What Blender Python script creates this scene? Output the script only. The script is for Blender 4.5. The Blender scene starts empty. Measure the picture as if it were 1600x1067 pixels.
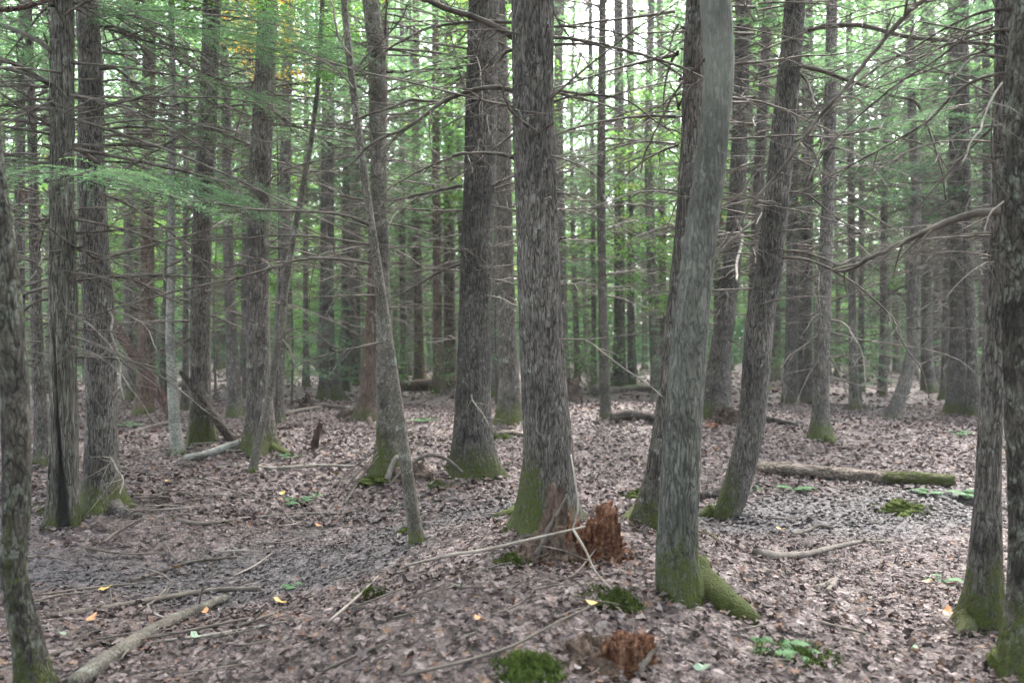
import bpy, math, random
import numpy as np

# ------------------------------------------------------------------ camera, sky, sun, exposure
scene = bpy.context.scene
F = 1244.0                      # focal length in pixels of the 1600 x 1067 photograph
CX, CY, EYE = 800.0, 533.5, 1.6
cam_data = bpy.data.cameras.new("camera")
cam_data.sensor_width = 36.0
cam_data.lens = 36.0 * F / 1600.0
cam_data.clip_start = 0.05
cam_data.clip_end = 2000.0
cam_data.dof.use_dof = True
cam_data.dof.focus_distance = 6.0
cam_data.dof.aperture_fstop = 1.7
cam = bpy.data.objects.new("camera", cam_data)
scene.collection.objects.link(cam)
cam.location = (0, 0, EYE)
cam.rotation_euler = (math.radians(90), 0, 0)
scene.camera = cam

SUN_EL, SUN_AZ = math.radians(58), math.radians(20)
world = bpy.data.worlds.new("World")
scene.world = world
world.use_nodes = True
wn = world.node_tree
bg = wn.nodes["Background"]
sky = wn.nodes.new("ShaderNodeTexSky")
sky.sky_type = 'NISHITA'
sky.sun_disc = False
sky.sun_elevation = SUN_EL
sky.sun_rotation = SUN_AZ
sky.air_density = 1.0
sky.dust_density = 4.0
hs = wn.nodes.new("ShaderNodeHueSaturation")      # an overcast sky has little blue of its own
hs.inputs["Saturation"].default_value = 0.45
wn.links.new(sky.outputs[0], hs.inputs["Color"])
wn.links.new(hs.outputs[0], bg.inputs["Color"])
bg.inputs["Strength"].default_value = 0.15
sun_data = bpy.data.lights.new("sun", 'SUN')
sun_data.energy = 1.5
sun_data.angle = math.radians(40)
sun_data.color = (1.0, 0.97, 0.92)
sun = bpy.data.objects.new("sun", sun_data)
scene.collection.objects.link(sun)
sun.rotation_euler = (math.pi / 2 - SUN_EL, 0, math.pi - SUN_AZ)

scene.view_settings.view_transform = 'Standard'
scene.view_settings.look = 'None'
scene.view_settings.exposure = 3.55
scene.view_settings.gamma = 1.0
scene.view_settings.use_curve_mapping = False
cy = scene.cycles
cy.use_denoising = True
cy.max_bounces = 7
cy.diffuse_bounces = 4
cy.glossy_bounces = 2
cy.transmission_bounces = 4
cy.volume_bounces = 1
cy.sample_clamp_indirect = 6.0
cy.use_adaptive_sampling = True
cy.adaptive_threshold = 0.015

rng = np.random.default_rng(7)
random.seed(7)

# ------------------------------------------------------------------ noise
def _h(ix, iy, iz, seed):
    n = (ix * 374761393 + iy * 668265263 + iz * 2147483647 + seed * 144665) & 0xFFFFFFFF
    n = ((n ^ (n >> 13)) * 1274126177) & 0xFFFFFFFF
    n = ((n ^ (n >> 15)) * 2246822519) & 0xFFFFFFFF
    return ((n ^ (n >> 16)) & 0xFFFFFF) / float(0xFFFFFF)

def vnoise(p, seed=0):
    p = np.asarray(p, float)
    i = np.floor(p).astype(np.int64)
    f = p - i
    u = f * f * (3 - 2 * f)
    r = 0
    for dx in (0, 1):
        wx = u[..., 0] if dx else 1 - u[..., 0]
        for dy in (0, 1):
            wy = u[..., 1] if dy else 1 - u[..., 1]
            for dz in (0, 1):
                wz = u[..., 2] if dz else 1 - u[..., 2]
                r = r + wx * wy * wz * _h(i[..., 0] + dx, i[..., 1] + dy, i[..., 2] + dz, seed)
    return r

def fbm(p, oct=3, seed=0):
    p = np.asarray(p, float)
    a, s, t = 0.5, 0, 0
    for o in range(oct):
        s = s + a * vnoise(p * (2.03 ** o) + 17.3 * o, seed + o)
        t += a
        a *= 0.5
    return s / t

def sstep(a, b, x):
    t = np.clip((x - a) / (b - a), 0, 1)
    return t * t * (3 - 2 * t)

# ------------------------------------------------------------------ terrain
MOUNDS = [(0.35, 5.35, 1.15, 1.05, 0.40), (-0.7, 4.1, 1.4, 0.7, 0.14), (-2.4, 6.2, 1.3, 1.2, -0.19),
          (3.0, 6.4, 1.5, 1.2, -0.21), (2.2, 14.5, 2.0, 1.2, 0.42), (-2.2, 11.0, 1.8, 0.9, 0.24),
          (-5.2, 11.5, 1.5, 1.5, 0.15), (3.6, 4.0, 1.0, 0.8, 0.08), (5.5, 12.0, 2.5, 2.0, 0.16),
          (-0.9, 9.6, 1.0, 0.6, 0.1), (-1.9, 13.5, 2.4, 1.4, -0.1), (-4.2, 7.6, 0.9, 0.8, 0.1),
          (1.2, 8.6, 2.0, 1.0, -0.1), (0, 30, 30, 9, 0.25)]

def height(x, y):
    x = np.asarray(x, float); y = np.asarray(y, float)
    z = np.zeros(np.broadcast(x, y).shape)
    for cx_, cy_, sx, sy, a in MOUNDS:
        z = z + a * np.exp(-0.5 * (((x - cx_) / sx) ** 2 + ((y - cy_) / sy) ** 2))
    p = np.stack(np.broadcast_arrays(x, y, 0 * x), -1)
    z = z + 0.26 * (fbm(p * 0.6, 2, 3) - 0.5) + 0.07 * (fbm(p * 2.6, 2, 5) - 0.5)
    return z

def ray(px, py):
    return np.array([(px - CX) / F, 1.0, -(py - CY) / F])

def at(px, py, d):
    """the world point that the photograph shows at pixel (px, py), d metres deep"""
    return np.array([0, 0, EYE]) + ray(px, py) * d

_T = np.concatenate([np.arange(1.5, 14, 0.01), np.arange(14, 90, 0.06)])
def hit(px, py):
    r = ray(px, py)
    P = np.array([0, 0, EYE]) + _T[:, None] * r
    below = P[:, 2] < height(P[:, 0], P[:, 1])
    k = int(np.argmax(below)) if below.any() else len(_T) - 1
    return P[k]

# ------------------------------------------------------------------ mesh helpers
COL = scene.collection

def mk_mesh(name, V, faces, attrs=None, mat=None, smooth=True):
    V = np.asarray(V, np.float32)
    me = bpy.data.meshes.new(name)
    faces = [np.asarray(f, np.int32) for f in faces if len(f)]
    loops = np.concatenate([f.ravel() for f in faces])
    sizes = np.concatenate([np.full(len(f), f.shape[1], np.int32) for f in faces])
    starts = np.concatenate([[0], np.cumsum(sizes)[:-1]]).astype(np.int32)
    me.vertices.add(len(V)); me.vertices.foreach_set("co", V.ravel())
    me.loops.add(len(loops)); me.loops.foreach_set("vertex_index", loops)
    me.polygons.add(len(sizes)); me.polygons.foreach_set("loop_start", starts)
    me.polygons.foreach_set("use_smooth", np.full(len(sizes), smooth))
    me.update(calc_edges=True)
    for k, v in (attrs or {}).items():
        v = np.asarray(v, np.float32)
        if v.ndim == 1:
            a = me.attributes.new(k, 'FLOAT', 'POINT'); a.data.foreach_set("value", v)
        else:
            a = me.attributes.new(k, 'FLOAT_VECTOR', 'POINT'); a.data.foreach_set("vector", v.ravel())
    if mat: me.materials.append(mat)
    return me

def link(name, data, parent=None, loc=None, rotz=None, scale=None):
    o = bpy.data.objects.new(name, data)
    COL.objects.link(o)
    if parent is not None: o.parent = parent
    if loc is not None: o.location = [float(c) for c in loc]
    if rotz is not None: o.rotation_euler = (0, 0, rotz)
    if scale is not None: o.scale = (scale,) * 3 if np.isscalar(scale) else scale
    return o

def tag(o, label=None, cat=None, group=None, kind=None):
    if label: o["label"] = label
    if cat: o["category"] = cat
    if group: o["group"] = group
    if kind: o["kind"] = kind
    return o

class Acc:
    """collects pieces of one mesh"""
    def __init__(s): s.V = []; s.Q = []; s.T = []; s.n = 0; s.A = {}
    def add(s, V, Q=None, T=None, **attrs):
        V = np.asarray(V, float)
        if Q is not None and len(Q): s.Q.append(np.asarray(Q) + s.n)
        if T is not None and len(T): s.T.append(np.asarray(T) + s.n)
        for k, v in attrs.items():
            s.A.setdefault(k, []).append(np.broadcast_to(np.asarray(v, float), (len(V),)))
        s.V.append(V); s.n += len(V)
    def mesh(s, name, mat, smooth=True, origin=(0, 0, 0)):
        fs = []
        if s.Q: fs.append(np.concatenate(s.Q))
        if s.T: fs.append(np.concatenate(s.T))
        return mk_mesh(name, np.concatenate(s.V) - np.asarray(origin), fs, {k: np.concatenate(v) for k, v in s.A.items()}, mat, smooth)

def smooth_path(P, n):
    """Catmull-Rom through the points, n samples"""
    P = np.asarray(P, float)
    if len(P) == 2:
        t = np.linspace(0, 1, n)[:, None]
        return P[0] * (1 - t) + P[1] * t
    Q = np.vstack([2 * P[0] - P[1], P, 2 * P[-1] - P[-2]])
    d = np.linalg.norm(np.diff(P[:, :3], axis=0), axis=1)
    s = np.concatenate([[0], np.cumsum(d)])
    tt = np.linspace(0, s[-1], n)
    k = np.clip(np.searchsorted(s, tt, side='right') - 1, 0, len(P) - 2)
    u = ((tt - s[k]) / np.maximum(d[k], 1e-9))[:, None]
    a, b, c, e = Q[k], Q[k + 1], Q[k + 2], Q[k + 3]
    return 0.5 * (2 * b + (c - a) * u + (2 * a - 5 * b + 4 * c - e) * u ** 2 + (3 * b - a - 3 * c + e) * u ** 3)

def frames(P):
    T = np.gradient(P, axis=0)
    T /= np.linalg.norm(T, axis=1)[:, None] + 1e-12
    ref = np.array([0.0, 0, 1]) if abs(T[:, 2]).mean() < 0.8 else np.array([0.0, 1, 0])
    N = np.cross(T, ref); N /= np.linalg.norm(N, axis=1)[:, None] + 1e-12
    B = np.cross(T, N)
    return T, N, B

def tube(P, R, sides=6, cap=True, seed=None, rough=0.0):
    P = np.asarray(P, float); R = np.broadcast_to(np.asarray(R, float), (len(P),))
    T, N, B = frames(P)
    th = np.linspace(0, 2 * math.pi, sides, endpoint=False)
    rr = R[:, None] * np.ones(sides)
    if rough:
        q = np.stack(np.broadcast_arrays(np.cos(th)[None] * 2, np.sin(th)[None] * 2, np.arange(len(P))[:, None] * 0.35), -1)
        rr = rr * (1 + rough * (2 * fbm(q, 2, seed or 0) - 1))
    V = P[:, None] + rr[..., None] * (np.cos(th)[None, :, None] * N[:, None] + np.sin(th)[None, :, None] * B[:, None])
    n = len(P)
    i = np.arange(n - 1)[:, None] * sides; j = np.arange(sides)[None]
    j2 = (j + 1) % sides
    Q = np.stack([i + j, i + j2, i + sides + j2, i + sides + j], -1).reshape(-1, 4)
    V = V.reshape(-1, 3)
    Tr = np.zeros((0, 3), int)
    if cap:
        V = np.vstack([V, P[0], P[-1]])
        j = np.arange(sides); j2 = (j + 1) % sides; e = (n - 1) * sides
        Tr = np.concatenate([np.stack([np.full(sides, n * sides), j2, j], -1),
                             np.stack([np.full(sides, n * sides + 1), e + j, e + j2], -1)])
    return V, Q, Tr

# ------------------------------------------------------------------ materials
def newmat(name):
    m = bpy.data.materials.new(name); m.use_nodes = True
    nt = m.node_tree
    for n in list(nt.nodes): nt.nodes.remove(n)
    out = nt.nodes.new("ShaderNodeOutputMaterial")
    return m, nt, out

def nd(nt, t, ins=None, **props):
    n = nt.nodes.new(t)
    for k, v in props.items(): setattr(n, k, v)
    for k, v in (ins or {}).items():
        if isinstance(v, bpy.types.NodeSocket): nt.links.new(v, n.inputs[k])
        else: n.inputs[k].default_value = v
    return n

def mixc(nt, fac, a, b, blend='MIX'):
    n = nt.nodes.new("ShaderNodeMix"); n.data_type = 'RGBA'; n.blend_type = blend
    for sock, v in ((n.inputs[0], fac), (n.inputs[6], a), (n.inputs[7], b)):
        if isinstance(v, bpy.types.NodeSocket): nt.links.new(v, sock)
        else: sock.default_value = (*v, 1) if isinstance(v, tuple) and len(v) == 3 else v
    return n.outputs[2]

def math_(nt, op, a, b=0.0, clamp=False):
    n = nt.nodes.new("ShaderNodeMath"); n.operation = op; n.use_clamp = clamp
    for s, v in ((n.inputs[0], a), (n.inputs[1], b)):
        if isinstance(v, bpy.types.NodeSocket): nt.links.new(v, s)
        else: s.default_value = v
    return n.outputs[0]

def ramp(nt, fac, stops):
    n = nt.nodes.new("ShaderNodeValToRGB")
    nt.links.new(fac, n.inputs[0])
    e = n.color_ramp.elements
    while len(e) > 1: e.remove(e[0])
    for k, (p, c) in enumerate(stops):
        el = e[0] if k == 0 else e.new(p)
        el.position = p
        el.color = (c, c, c, 1) if np.isscalar(c) else (*c, 1)
    return n.outputs[0]

def attr(nt, name):
    return nd(nt, "ShaderNodeAttribute", attribute_name=name)

def bark(name, dark, light, scale=26.0, stretch=0.2, fissure=0.16, bump=0.8, lichen=0.2, lichen_col=(0.30, 0.33, 0.28),
         moss_col=(0.042, 0.051, 0.011), smooth_z=None, blotch=0.35, red=None):
    m, nt, out = newmat(name)
    tc = nd(nt, "ShaderNodeTexCoord")
    oi = nd(nt, "ShaderNodeObjectInfo")
    mp = nd(nt, "ShaderNodeMapping", {"Vector": tc.outputs["Object"]})
    mp.inputs["Scale"].default_value = (1, 1, stretch) if np.isscalar(stretch) else stretch
    w1 = nd(nt, "ShaderNodeTexNoise", {"Vector": mp.outputs[0], "Scale": scale * 0.45, "Detail": 3.0})
    add = nd(nt, "ShaderNodeVectorMath", {0: mp.outputs[0], 1: w1.outputs["Color"]}, operation='MULTIPLY_ADD')
    sc3 = nd(nt, "ShaderNodeVectorMath", {0: w1.outputs["Color"], "Scale": 0.05}, operation='SCALE')
    ad2 = nd(nt, "ShaderNodeVectorMath", {0: mp.outputs[0], 1: sc3.outputs[0]}, operation='ADD')
    nt.nodes.remove(add)
    def ridges(sc_, lo):
        q = nd(nt, "ShaderNodeTexNoise", {"Vector": ad2.outputs[0], "Scale": sc_, "Detail": 1.5, "Roughness": 0.5})
        a = math_(nt, 'MULTIPLY', math_(nt, 'ABSOLUTE', math_(nt, 'SUBTRACT', q.outputs[0], 0.5)), 2.0)
        return ramp(nt, a, [(0.0, lo), (fissure * 0.6, 0.75), (fissure * 1.6, 1.0)]), q
    f1, q1 = ridges(scale, 0.0)
    f2, q2 = ridges(scale * 1.9, 0.25)
    fis = math_(nt, 'MULTIPLY', f1, f2)
    fine = nd(nt, "ShaderNodeTexNoise", {"Vector": mp.outputs[0], "Scale": scale * 3.5, "Detail": 5.0, "Roughness": 0.65})
    big = nd(nt, "ShaderNodeTexNoise", {"Vector": tc.outputs["Object"], "Scale": 3.1, "Detail": 4.0, "Roughness": 0.6})
    fm = math_(nt, 'MULTIPLY', fis, math_(nt, 'ADD', math_(nt, 'MULTIPLY', fine.outputs[0], 0.9), 0.5))
    if smooth_z:
        sep = nd(nt, "ShaderNodeSeparateXYZ", {0: tc.outputs["Object"]})
        rough_low = nd(nt, "ShaderNodeMapRange", {"Value": math_(nt, 'ADD', sep.outputs[2], math_(nt, 'MULTIPLY', big.outputs[0], 0.9)), "From Min": smooth_z[1] + .45, "From Max": smooth_z[0] + .45, "To Min": 0.22, "To Max": 1.0})
        lowf = rough_low.outputs[0]
        fm = mixc(nt, lowf, (0.8, 0.8, 0.8), fm)
    plate = ramp(nt, q2.outputs[0], [(0.35, 0.72), (0.65, 1.2)])
    if smooth_z: plate = mixc(nt, lowf, (0.95, 0.95, 0.95), plate)
    cell = mixc(nt, 1.0, fm, plate, 'MULTIPLY')
    bwc = nd(nt, "ShaderNodeRGBToBW", {0: cell})
    col = mixc(nt, bwc.outputs[0], dark, light)
    bl = ramp(nt, big.outputs[0], [(0.35, 1.0 - blotch), (0.65, 1.0 + blotch)])
    col = mixc(nt, 1.0, col, bl, 'MULTIPLY')
    if red:
        rn = nd(nt, "ShaderNodeTexNoise", {"Vector": tc.outputs["Object"], "Scale": 1.3, "Detail": 2.0})
        col = mixc(nt, ramp(nt, rn.outputs[0], [(0.45, 0.0), (0.7, 0.6)]), col, red)
    if lichen > 0:
        ln = nd(nt, "ShaderNodeTexNoise", {"Vector": tc.outputs["Object"], "Scale": 9.0, "Detail": 6.0, "Roughness": 0.7})
        lm = ramp(nt, ln.outputs[0], [(0.62 - 0.2 * lichen, 0.0), (0.72 - 0.2 * lichen, 0.75)])
        col = mixc(nt, math_(nt, 'MULTIPLY', lm, fis), col, lichen_col)
    mo = attr(nt, "moss")
    mn = nd(nt, "ShaderNodeTexNoise", {"Vector": tc.outputs["Object"], "Scale": 22.0, "Detail": 5.0, "Roughness": 0.7})
    mfac = math_(nt, 'ADD', math_(nt, 'MULTIPLY', mo.outputs["Fac"], 1.42), math_(nt, 'SUBTRACT', math_(nt, 'MULTIPLY', mn.outputs[0], 2.6), 2.05))
    mm = nd(nt, "ShaderNodeMapRange", {"Value": mfac, "From Min": 0.0, "From Max": 0.75})
    mcol = mixc(nt, mn.outputs[0], tuple(c * 0.45 for c in moss_col), tuple(c * 1.55 for c in moss_col))
    col = mixc(nt, mm.outputs[0], col, mcol)
    sc_ = attr(nt, "scar")
    col = mixc(nt, sc_.outputs["Fac"], col, (0.012, 0.011, 0.010))
    bright = math_(nt, 'ADD', math_(nt, 'MULTIPLY', oi.outputs["Random"], 0.5), 0.75)
    col = mixc(nt, 1.0, col, nd(nt, "ShaderNodeCombineXYZ", {0: bright, 1: bright, 2: bright}).outputs[0], 'MULTIPLY')
    hgt = math_(nt, 'ADD', math_(nt, 'MULTIPLY', fm if not smooth_z else nd(nt, "ShaderNodeRGBToBW", {0: fm}).outputs[0], 1.0), math_(nt, 'MULTIPLY', fine.outputs[0], 0.5))
    hgt = math_(nt, 'ADD', hgt, math_(nt, 'MULTIPLY', math_(nt, 'MULTIPLY', mm.outputs[0], mn.outputs[0]), 1.5))
    bp = nd(nt, "ShaderNodeBump", {"Height": hgt, "Strength": bump, "Distance": 0.012})
    bs = nd(nt, "ShaderNodeBsdfPrincipled", {"Base Color": col, "Roughness": 0.9, "Normal": bp.outputs[0]})
    bs.inputs["Specular IOR Level"].default_value = 0.2
    nt.links.new(bs.outputs[0], out.inputs[0])
    return m

M = {}
M['hemlock'] = bark("hemlock_bark", (0.018, 0.0158, 0.0135), (0.135, 0.122, 0.108), lichen=0.1, scale=38, stretch=0.2)
M['hemlock_grey'] = bark("grey_hemlock_bark", (0.024, 0.02, 0.017), (0.135, 0.12, 0.104), lichen=0.25, scale=32, stretch=0.17)
M['cedar'] = bark("stringy_bark", (0.02, 0.018, 0.014), (0.17, 0.157, 0.132), scale=42, stretch=0.1, lichen=0.2, fissure=0.18)
M['beech'] = bark("smooth_grey_bark", (0.024, 0.023, 0.019), (0.115, 0.115, 0.098), scale=34, stretch=0.22, smooth_z=(0.9, 3.4), lichen=0.3, bump=0.8, lichen_col=(0.15, 0.16, 0.135), blotch=0.3)
M['birch'] = bark("pale_peeling_bark", (0.03, 0.025, 0.02), (0.125, 0.113, 0.095), scale=14, stretch=0.8, lichen=0.3, lichen_col=(0.21, 0.215, 0.185), bump=0.5, fissure=0.1, blotch=0.5)
M['whitebirch'] = bark("whitish_bark", (0.07, 0.065, 0.055), (0.25, 0.25, 0.22), scale=16, stretch=2.0, lichen=0.4, lichen_col=(0.30, 0.33, 0.29), bump=0.4, fissure=0.08)
M['lichen_bark'] = bark("lichen_covered_bark", (0.013, 0.0115, 0.009), (0.068, 0.06, 0.05), scale=26, stretch=0.35, lichen=0.6, lichen_col=(0.17, 0.185, 0.15), blotch=0.6)
M['redbark'] = bark("reddish_bark", (0.03, 0.021, 0.016), (0.13, 0.09, 0.07), scale=34, stretch=0.08, lichen=0.1)
M['sapling'] = bark("sapling_bark", (0.032, 0.028, 0.022), (0.11, 0.10, 0.082), scale=44, stretch=0.5, lichen=0.35, bump=0.4, lichen_col=(0.2, 0.21, 0.18))
M['deadred'] = bark("rotting_red_bark", (0.016, 0.010, 0.008), (0.082, 0.05, 0.038), scale=26, stretch=0.1, lichen=0.05)
M['darkdead'] = bark("dark_dead_bark", (0.012, 0.010, 0.009), (0.06, 0.048, 0.04), scale=26, stretch=0.2, lichen=0.1)

def twig_mat(name, c1, c2):
    m, nt, out = newmat(name)
    tc = nd(nt, "ShaderNodeTexCoord")
    n = nd(nt, "ShaderNodeTexNoise", {"Vector": tc.outputs["Object"], "Scale": 7.0, "Detail": 5.0, "Roughness": 0.7})
    col = mixc(nt, ramp(nt, n.outputs[0], [(0.35, 0.0), (0.65, 1.0)]), c1, c2)
    n2 = nd(nt, "ShaderNodeTexNoise", {"Vector": tc.outputs["Object"], "Scale": 120.0, "Detail": 3.0})
    bp = nd(nt, "ShaderNodeBump", {"Height": n2.outputs[0], "Strength": 0.5, "Distance": 0.004})
    b = nd(nt, "ShaderNodeBsdfPrincipled", {"Base Color": col, "Roughness": 0.85, "Normal": bp.outputs[0]})
    b.inputs["Specular IOR Level"].default_value = 0.25
    nt.links.new(b.outputs[0], out.inputs[0])
    return m
M['twig'] = twig_mat("dead_twig", (0.035, 0.029, 0.024), (0.15, 0.13, 0.11))
M['palewood'] = twig_mat("bleached_twig", (0.10, 0.085, 0.07), (0.235, 0.21, 0.18))
M['darktwig'] = twig_mat("dark_limb", (0.028, 0.023, 0.018), (0.10, 0.085, 0.07))
M['stick'] = twig_mat("weathered_stick", (0.04, 0.033, 0.027), (0.125, 0.105, 0.088))

def leaf_mat(name, ramp_stops, trans=0.35, rough=0.6, hue_noise=None, objvar=0.25):
    """colours come from the point attribute tint (0..1)"""
    m, nt, out = newmat(name)
    t = attr(nt, "tint")
    oi = nd(nt, "ShaderNodeObjectInfo")
    v = math_(nt, 'ADD', t.outputs["Fac"], math_(nt, 'MULTIPLY', math_(nt, 'SUBTRACT', oi.outputs["Random"], 0.5), objvar), True)
    col = ramp(nt, v, ramp_stops)
    d = nd(nt, "ShaderNodeBsdfPrincipled", {"Base Color": col, "Roughness": rough})
    d.inputs["Specular IOR Level"].default_value = 0.25
    tr = nd(nt, "ShaderNodeBsdfTranslucent", {"Color": mixc(nt, 1.0, col, (1.15, 1.2, 0.75), 'MULTIPLY')})
    mx = nd(nt, "ShaderNodeMixShader", {0: trans, 1: d.outputs[0], 2: tr.outputs[0]})
    nt.links.new(mx.outputs[0], out.inputs[0])
    return m
M['needles'] = leaf_mat("hemlock_needles", [(0.0, (0.046, 0.088, 0.062)), (0.5, (0.09, 0.16, 0.105)), (1.0, (0.155, 0.25, 0.14))], 0.55)
M['broadleaf'] = leaf_mat("broad_leaves", [(0.0, (0.06, 0.15, 0.05)), (0.5, (0.12, 0.25, 0.07)), (0.85, (0.2, 0.32, 0.08)), (1.0, (0.36, 0.32, 0.06))], 0.58)
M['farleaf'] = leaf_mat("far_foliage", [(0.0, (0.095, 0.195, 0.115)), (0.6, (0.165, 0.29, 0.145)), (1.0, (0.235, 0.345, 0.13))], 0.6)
M['autumnleaf'] = leaf_mat("turning_leaves", [(0.0, (0.16, 0.22, 0.04)), (0.4, (0.38, 0.28, 0.05)), (1.0, (0.42, 0.16, 0.04))], 0.45)
M['fern'] = leaf_mat("fern_green", [(0.0, (0.03, 0.085, 0.03)), (1.0, (0.09, 0.19, 0.075))], 0.35)

# leaf litter: colour by tint, dark and glossy where wet
def litter_mat():
    m, nt, out = newmat("fallen_leaf_brown")
    t = attr(nt, "tint"); w = attr(nt, "wet")
    oi = nd(nt, "ShaderNodeObjectInfo")
    tc = nd(nt, "ShaderNodeTexCoord")
    v = math_(nt, 'FRACT', math_(nt, 'ADD', t.outputs["Fac"], oi.outputs["Random"]))
    col = ramp(nt, v, [(0.0, (0.028, 0.019, 0.017)), (0.25, (0.062, 0.043, 0.039)), (0.5, (0.105, 0.075, 0.07)), (0.74, (0.148, 0.112, 0.107)),
                       (0.88, (0.20, 0.166, 0.158)), (0.93, (0.10, 0.061, 0.047)), (0.97, (0.14, 0.068, 0.042)), (1.0, (0.16, 0.105, 0.07))])
    n = nd(nt, "ShaderNodeTexNoise", {"Vector": tc.outputs["Object"], "Scale": 60.0, "Detail": 4.0})
    col = mixc(nt, 1.0, col, ramp(nt, n.outputs[0], [(0.3, 0.48), (0.7, 1.0)]), 'MULTIPLY')
    wet = mixc(nt, 1.0, mixc(nt, 0.45, col, (0.12, 0.118, 0.122)), (0.42, 0.415, 0.43), 'MULTIPLY')
    col = mixc(nt, w.outputs["Fac"], col, wet)
    ro = nd(nt, "ShaderNodeMapRange", {"Value": w.outputs["Fac"], "To Min": 0.75, "To Max": 0.58})
    bp = nd(nt, "ShaderNodeBump", {"Height": n.outputs[0], "Strength": 0.3, "Distance": 0.004})
    b = nd(nt, "ShaderNodeBsdfPrincipled", {"Base Color": col, "Roughness": ro.outputs[0], "Normal": bp.outputs[0]})
    b.inputs["Specular IOR Level"].default_value = 0.35
    tr = nd(nt, "ShaderNodeBsdfTranslucent", {"Color": col})
    mx = nd(nt, "ShaderNodeMixShader", {0: 0.08, 1: b.outputs[0], 2: tr.outputs[0]})
    nt.links.new(mx.outputs[0], out.inputs[0])
    return m
M['litter'] = litter_mat()

def plain_leaf(name, col):
    m, nt, out = newmat(name)
    tc = nd(nt, "ShaderNodeTexCoord")
    n = nd(nt, "ShaderNodeTexNoise", {"Vector": tc.outputs["Object"], "Scale": 40.0, "Detail": 3.0})
    c = mixc(nt, n.outputs[0], tuple(x * 0.6 for x in col), tuple(min(1, x * 1.3) for x in col))
    b = nd(nt, "ShaderNodeBsdfPrincipled", {"Base Color": c, "Roughness": 0.6})
    nt.links.new(b.outputs[0], out.inputs[0])
    return m
M['leaf_yellow'] = plain_leaf("yellow_leaf", (0.36, 0.235, 0.05))
M['leaf_orange'] = plain_leaf("orange_leaf", (0.32, 0.14, 0.045))
M['leaf_green'] = plain_leaf("pale_green_leaf", (0.13, 0.185, 0.12))

def ground_mat():
    m, nt, out = newmat("forest_floor")
    tc = nd(nt, "ShaderNodeTexCoord")
    w = attr(nt, "wet")
    dn = nd(nt, "ShaderNodeTexNoise", {"Vector": tc.outputs["Object"], "Scale": 9.0, "Detail": 3.0})
    sc3 = nd(nt, "ShaderNodeVectorMath", {0: dn.outputs["Color"], "Scale": 0.09}, operation='SCALE')
    p = nd(nt, "ShaderNodeVectorMath", {0: tc.outputs["Object"], 1: sc3.outputs[0]}, operation='ADD')
    v = nd(nt, "ShaderNodeTexVoronoi", {"Vector": p.outputs[0], "Scale": 21.0})
    ve = nd(nt, "ShaderNodeTexVoronoi", {"Vector": p.outputs[0], "Scale": 21.0}, feature='DISTANCE_TO_EDGE')
    sep = nd(nt, "ShaderNodeSeparateColor", {0: v.outputs["Color"]})
    col = ramp(nt, sep.outputs[0], [(0.0, (0.06, 0.042, 0.036)), (0.35, (0.078, 0.056, 0.052)), (0.7, (0.13, 0.098, 0.093)), (0.95, (0.2, 0.16, 0.155)), (1.0, (0.13, 0.07, 0.045))])
    col = mixc(nt, ramp(nt, ve.outputs["Distance"], [(0.0, 0.0), (0.12, 1.0)]), (0.03, 0.022, 0.018), col)
    wetc = mixc(nt, 1.0, mixc(nt, 0.45, col, (0.11, 0.108, 0.112)), (0.55, 0.54, 0.56), 'MULTIPLY')
    col = mixc(nt, w.outputs["Fac"], col, wetc)
    hgt = math_(nt, 'ADD', ve.outputs["Distance"], math_(nt, 'MULTIPLY', sep.outputs[1], 0.8))
    bp = nd(nt, "ShaderNodeBump", {"Height": hgt, "Strength": 0.9, "Distance": 0.03})
    b = nd(nt, "ShaderNodeBsdfPrincipled", {"Base Color": col, "Roughness": 0.8, "Normal": bp.outputs[0]})
    nt.links.new(b.outputs[0], out.inputs[0])
    return m
M['ground'] = ground_mat()

def fuzzy(name, cols, scale, bump=1.0, dist=0.02, stretch=(1, 1, 1)):
    m, nt, out = newmat(name)
    tc = nd(nt, "ShaderNodeTexCoord")
    mp = nd(nt, "ShaderNodeMapping", {"Vector": tc.outputs["Object"]})
    mp.inputs["Scale"].default_value = stretch
    n = nd(nt, "ShaderNodeTexNoise", {"Vector": mp.outputs[0], "Scale": scale, "Detail": 6.0, "Roughness": 0.72})
    k = len(cols)
    col = ramp(nt, n.outputs[0], [(0.3 + 0.4 * i / (k - 1), c) for i, c in enumerate(cols)])
    bp = nd(nt, "ShaderNodeBump", {"Height": n.outputs[0], "Strength": bump, "Distance": dist})
    b = nd(nt, "ShaderNodeBsdfPrincipled", {"Base Color": col, "Roughness": 0.95, "Normal": bp.outputs[0]})
    b.inputs["Specular IOR Level"].default_value = 0.15
    nt.links.new(b.outputs[0], out.inputs[0])
    return m
M['moss'] = fuzzy("moss_green", [(0.016, 0.022, 0.006), (0.045, 0.06, 0.013), (0.10, 0.12, 0.028)], 30)
M['brightmoss'] = fuzzy("bright_moss", [(0.022, 0.034, 0.008), (0.062, 0.094, 0.018), (0.125, 0.165, 0.036)], 34)
M['rot'] = fuzzy("rotten_orange_wood", [(0.012, 0.006, 0.004), (0.065, 0.025, 0.013), (0.135, 0.068, 0.04), (0.25, 0.155, 0.105)], 36, 1.0, 0.03, (1, 1, 0.14))
M['rotdark'] = fuzzy("dark_rotten_wood", [(0.012, 0.009, 0.007), (0.055, 0.037, 0.028), (0.105, 0.073, 0.055), (0.17, 0.125, 0.10)], 22, 1.0, 0.03, (1, 1, 0.3))
M['soil'] = fuzzy("dark_humus", [(0.015, 0.012, 0.01), (0.05, 0.037, 0.03), (0.10, 0.075, 0.06)], 22)
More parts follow.
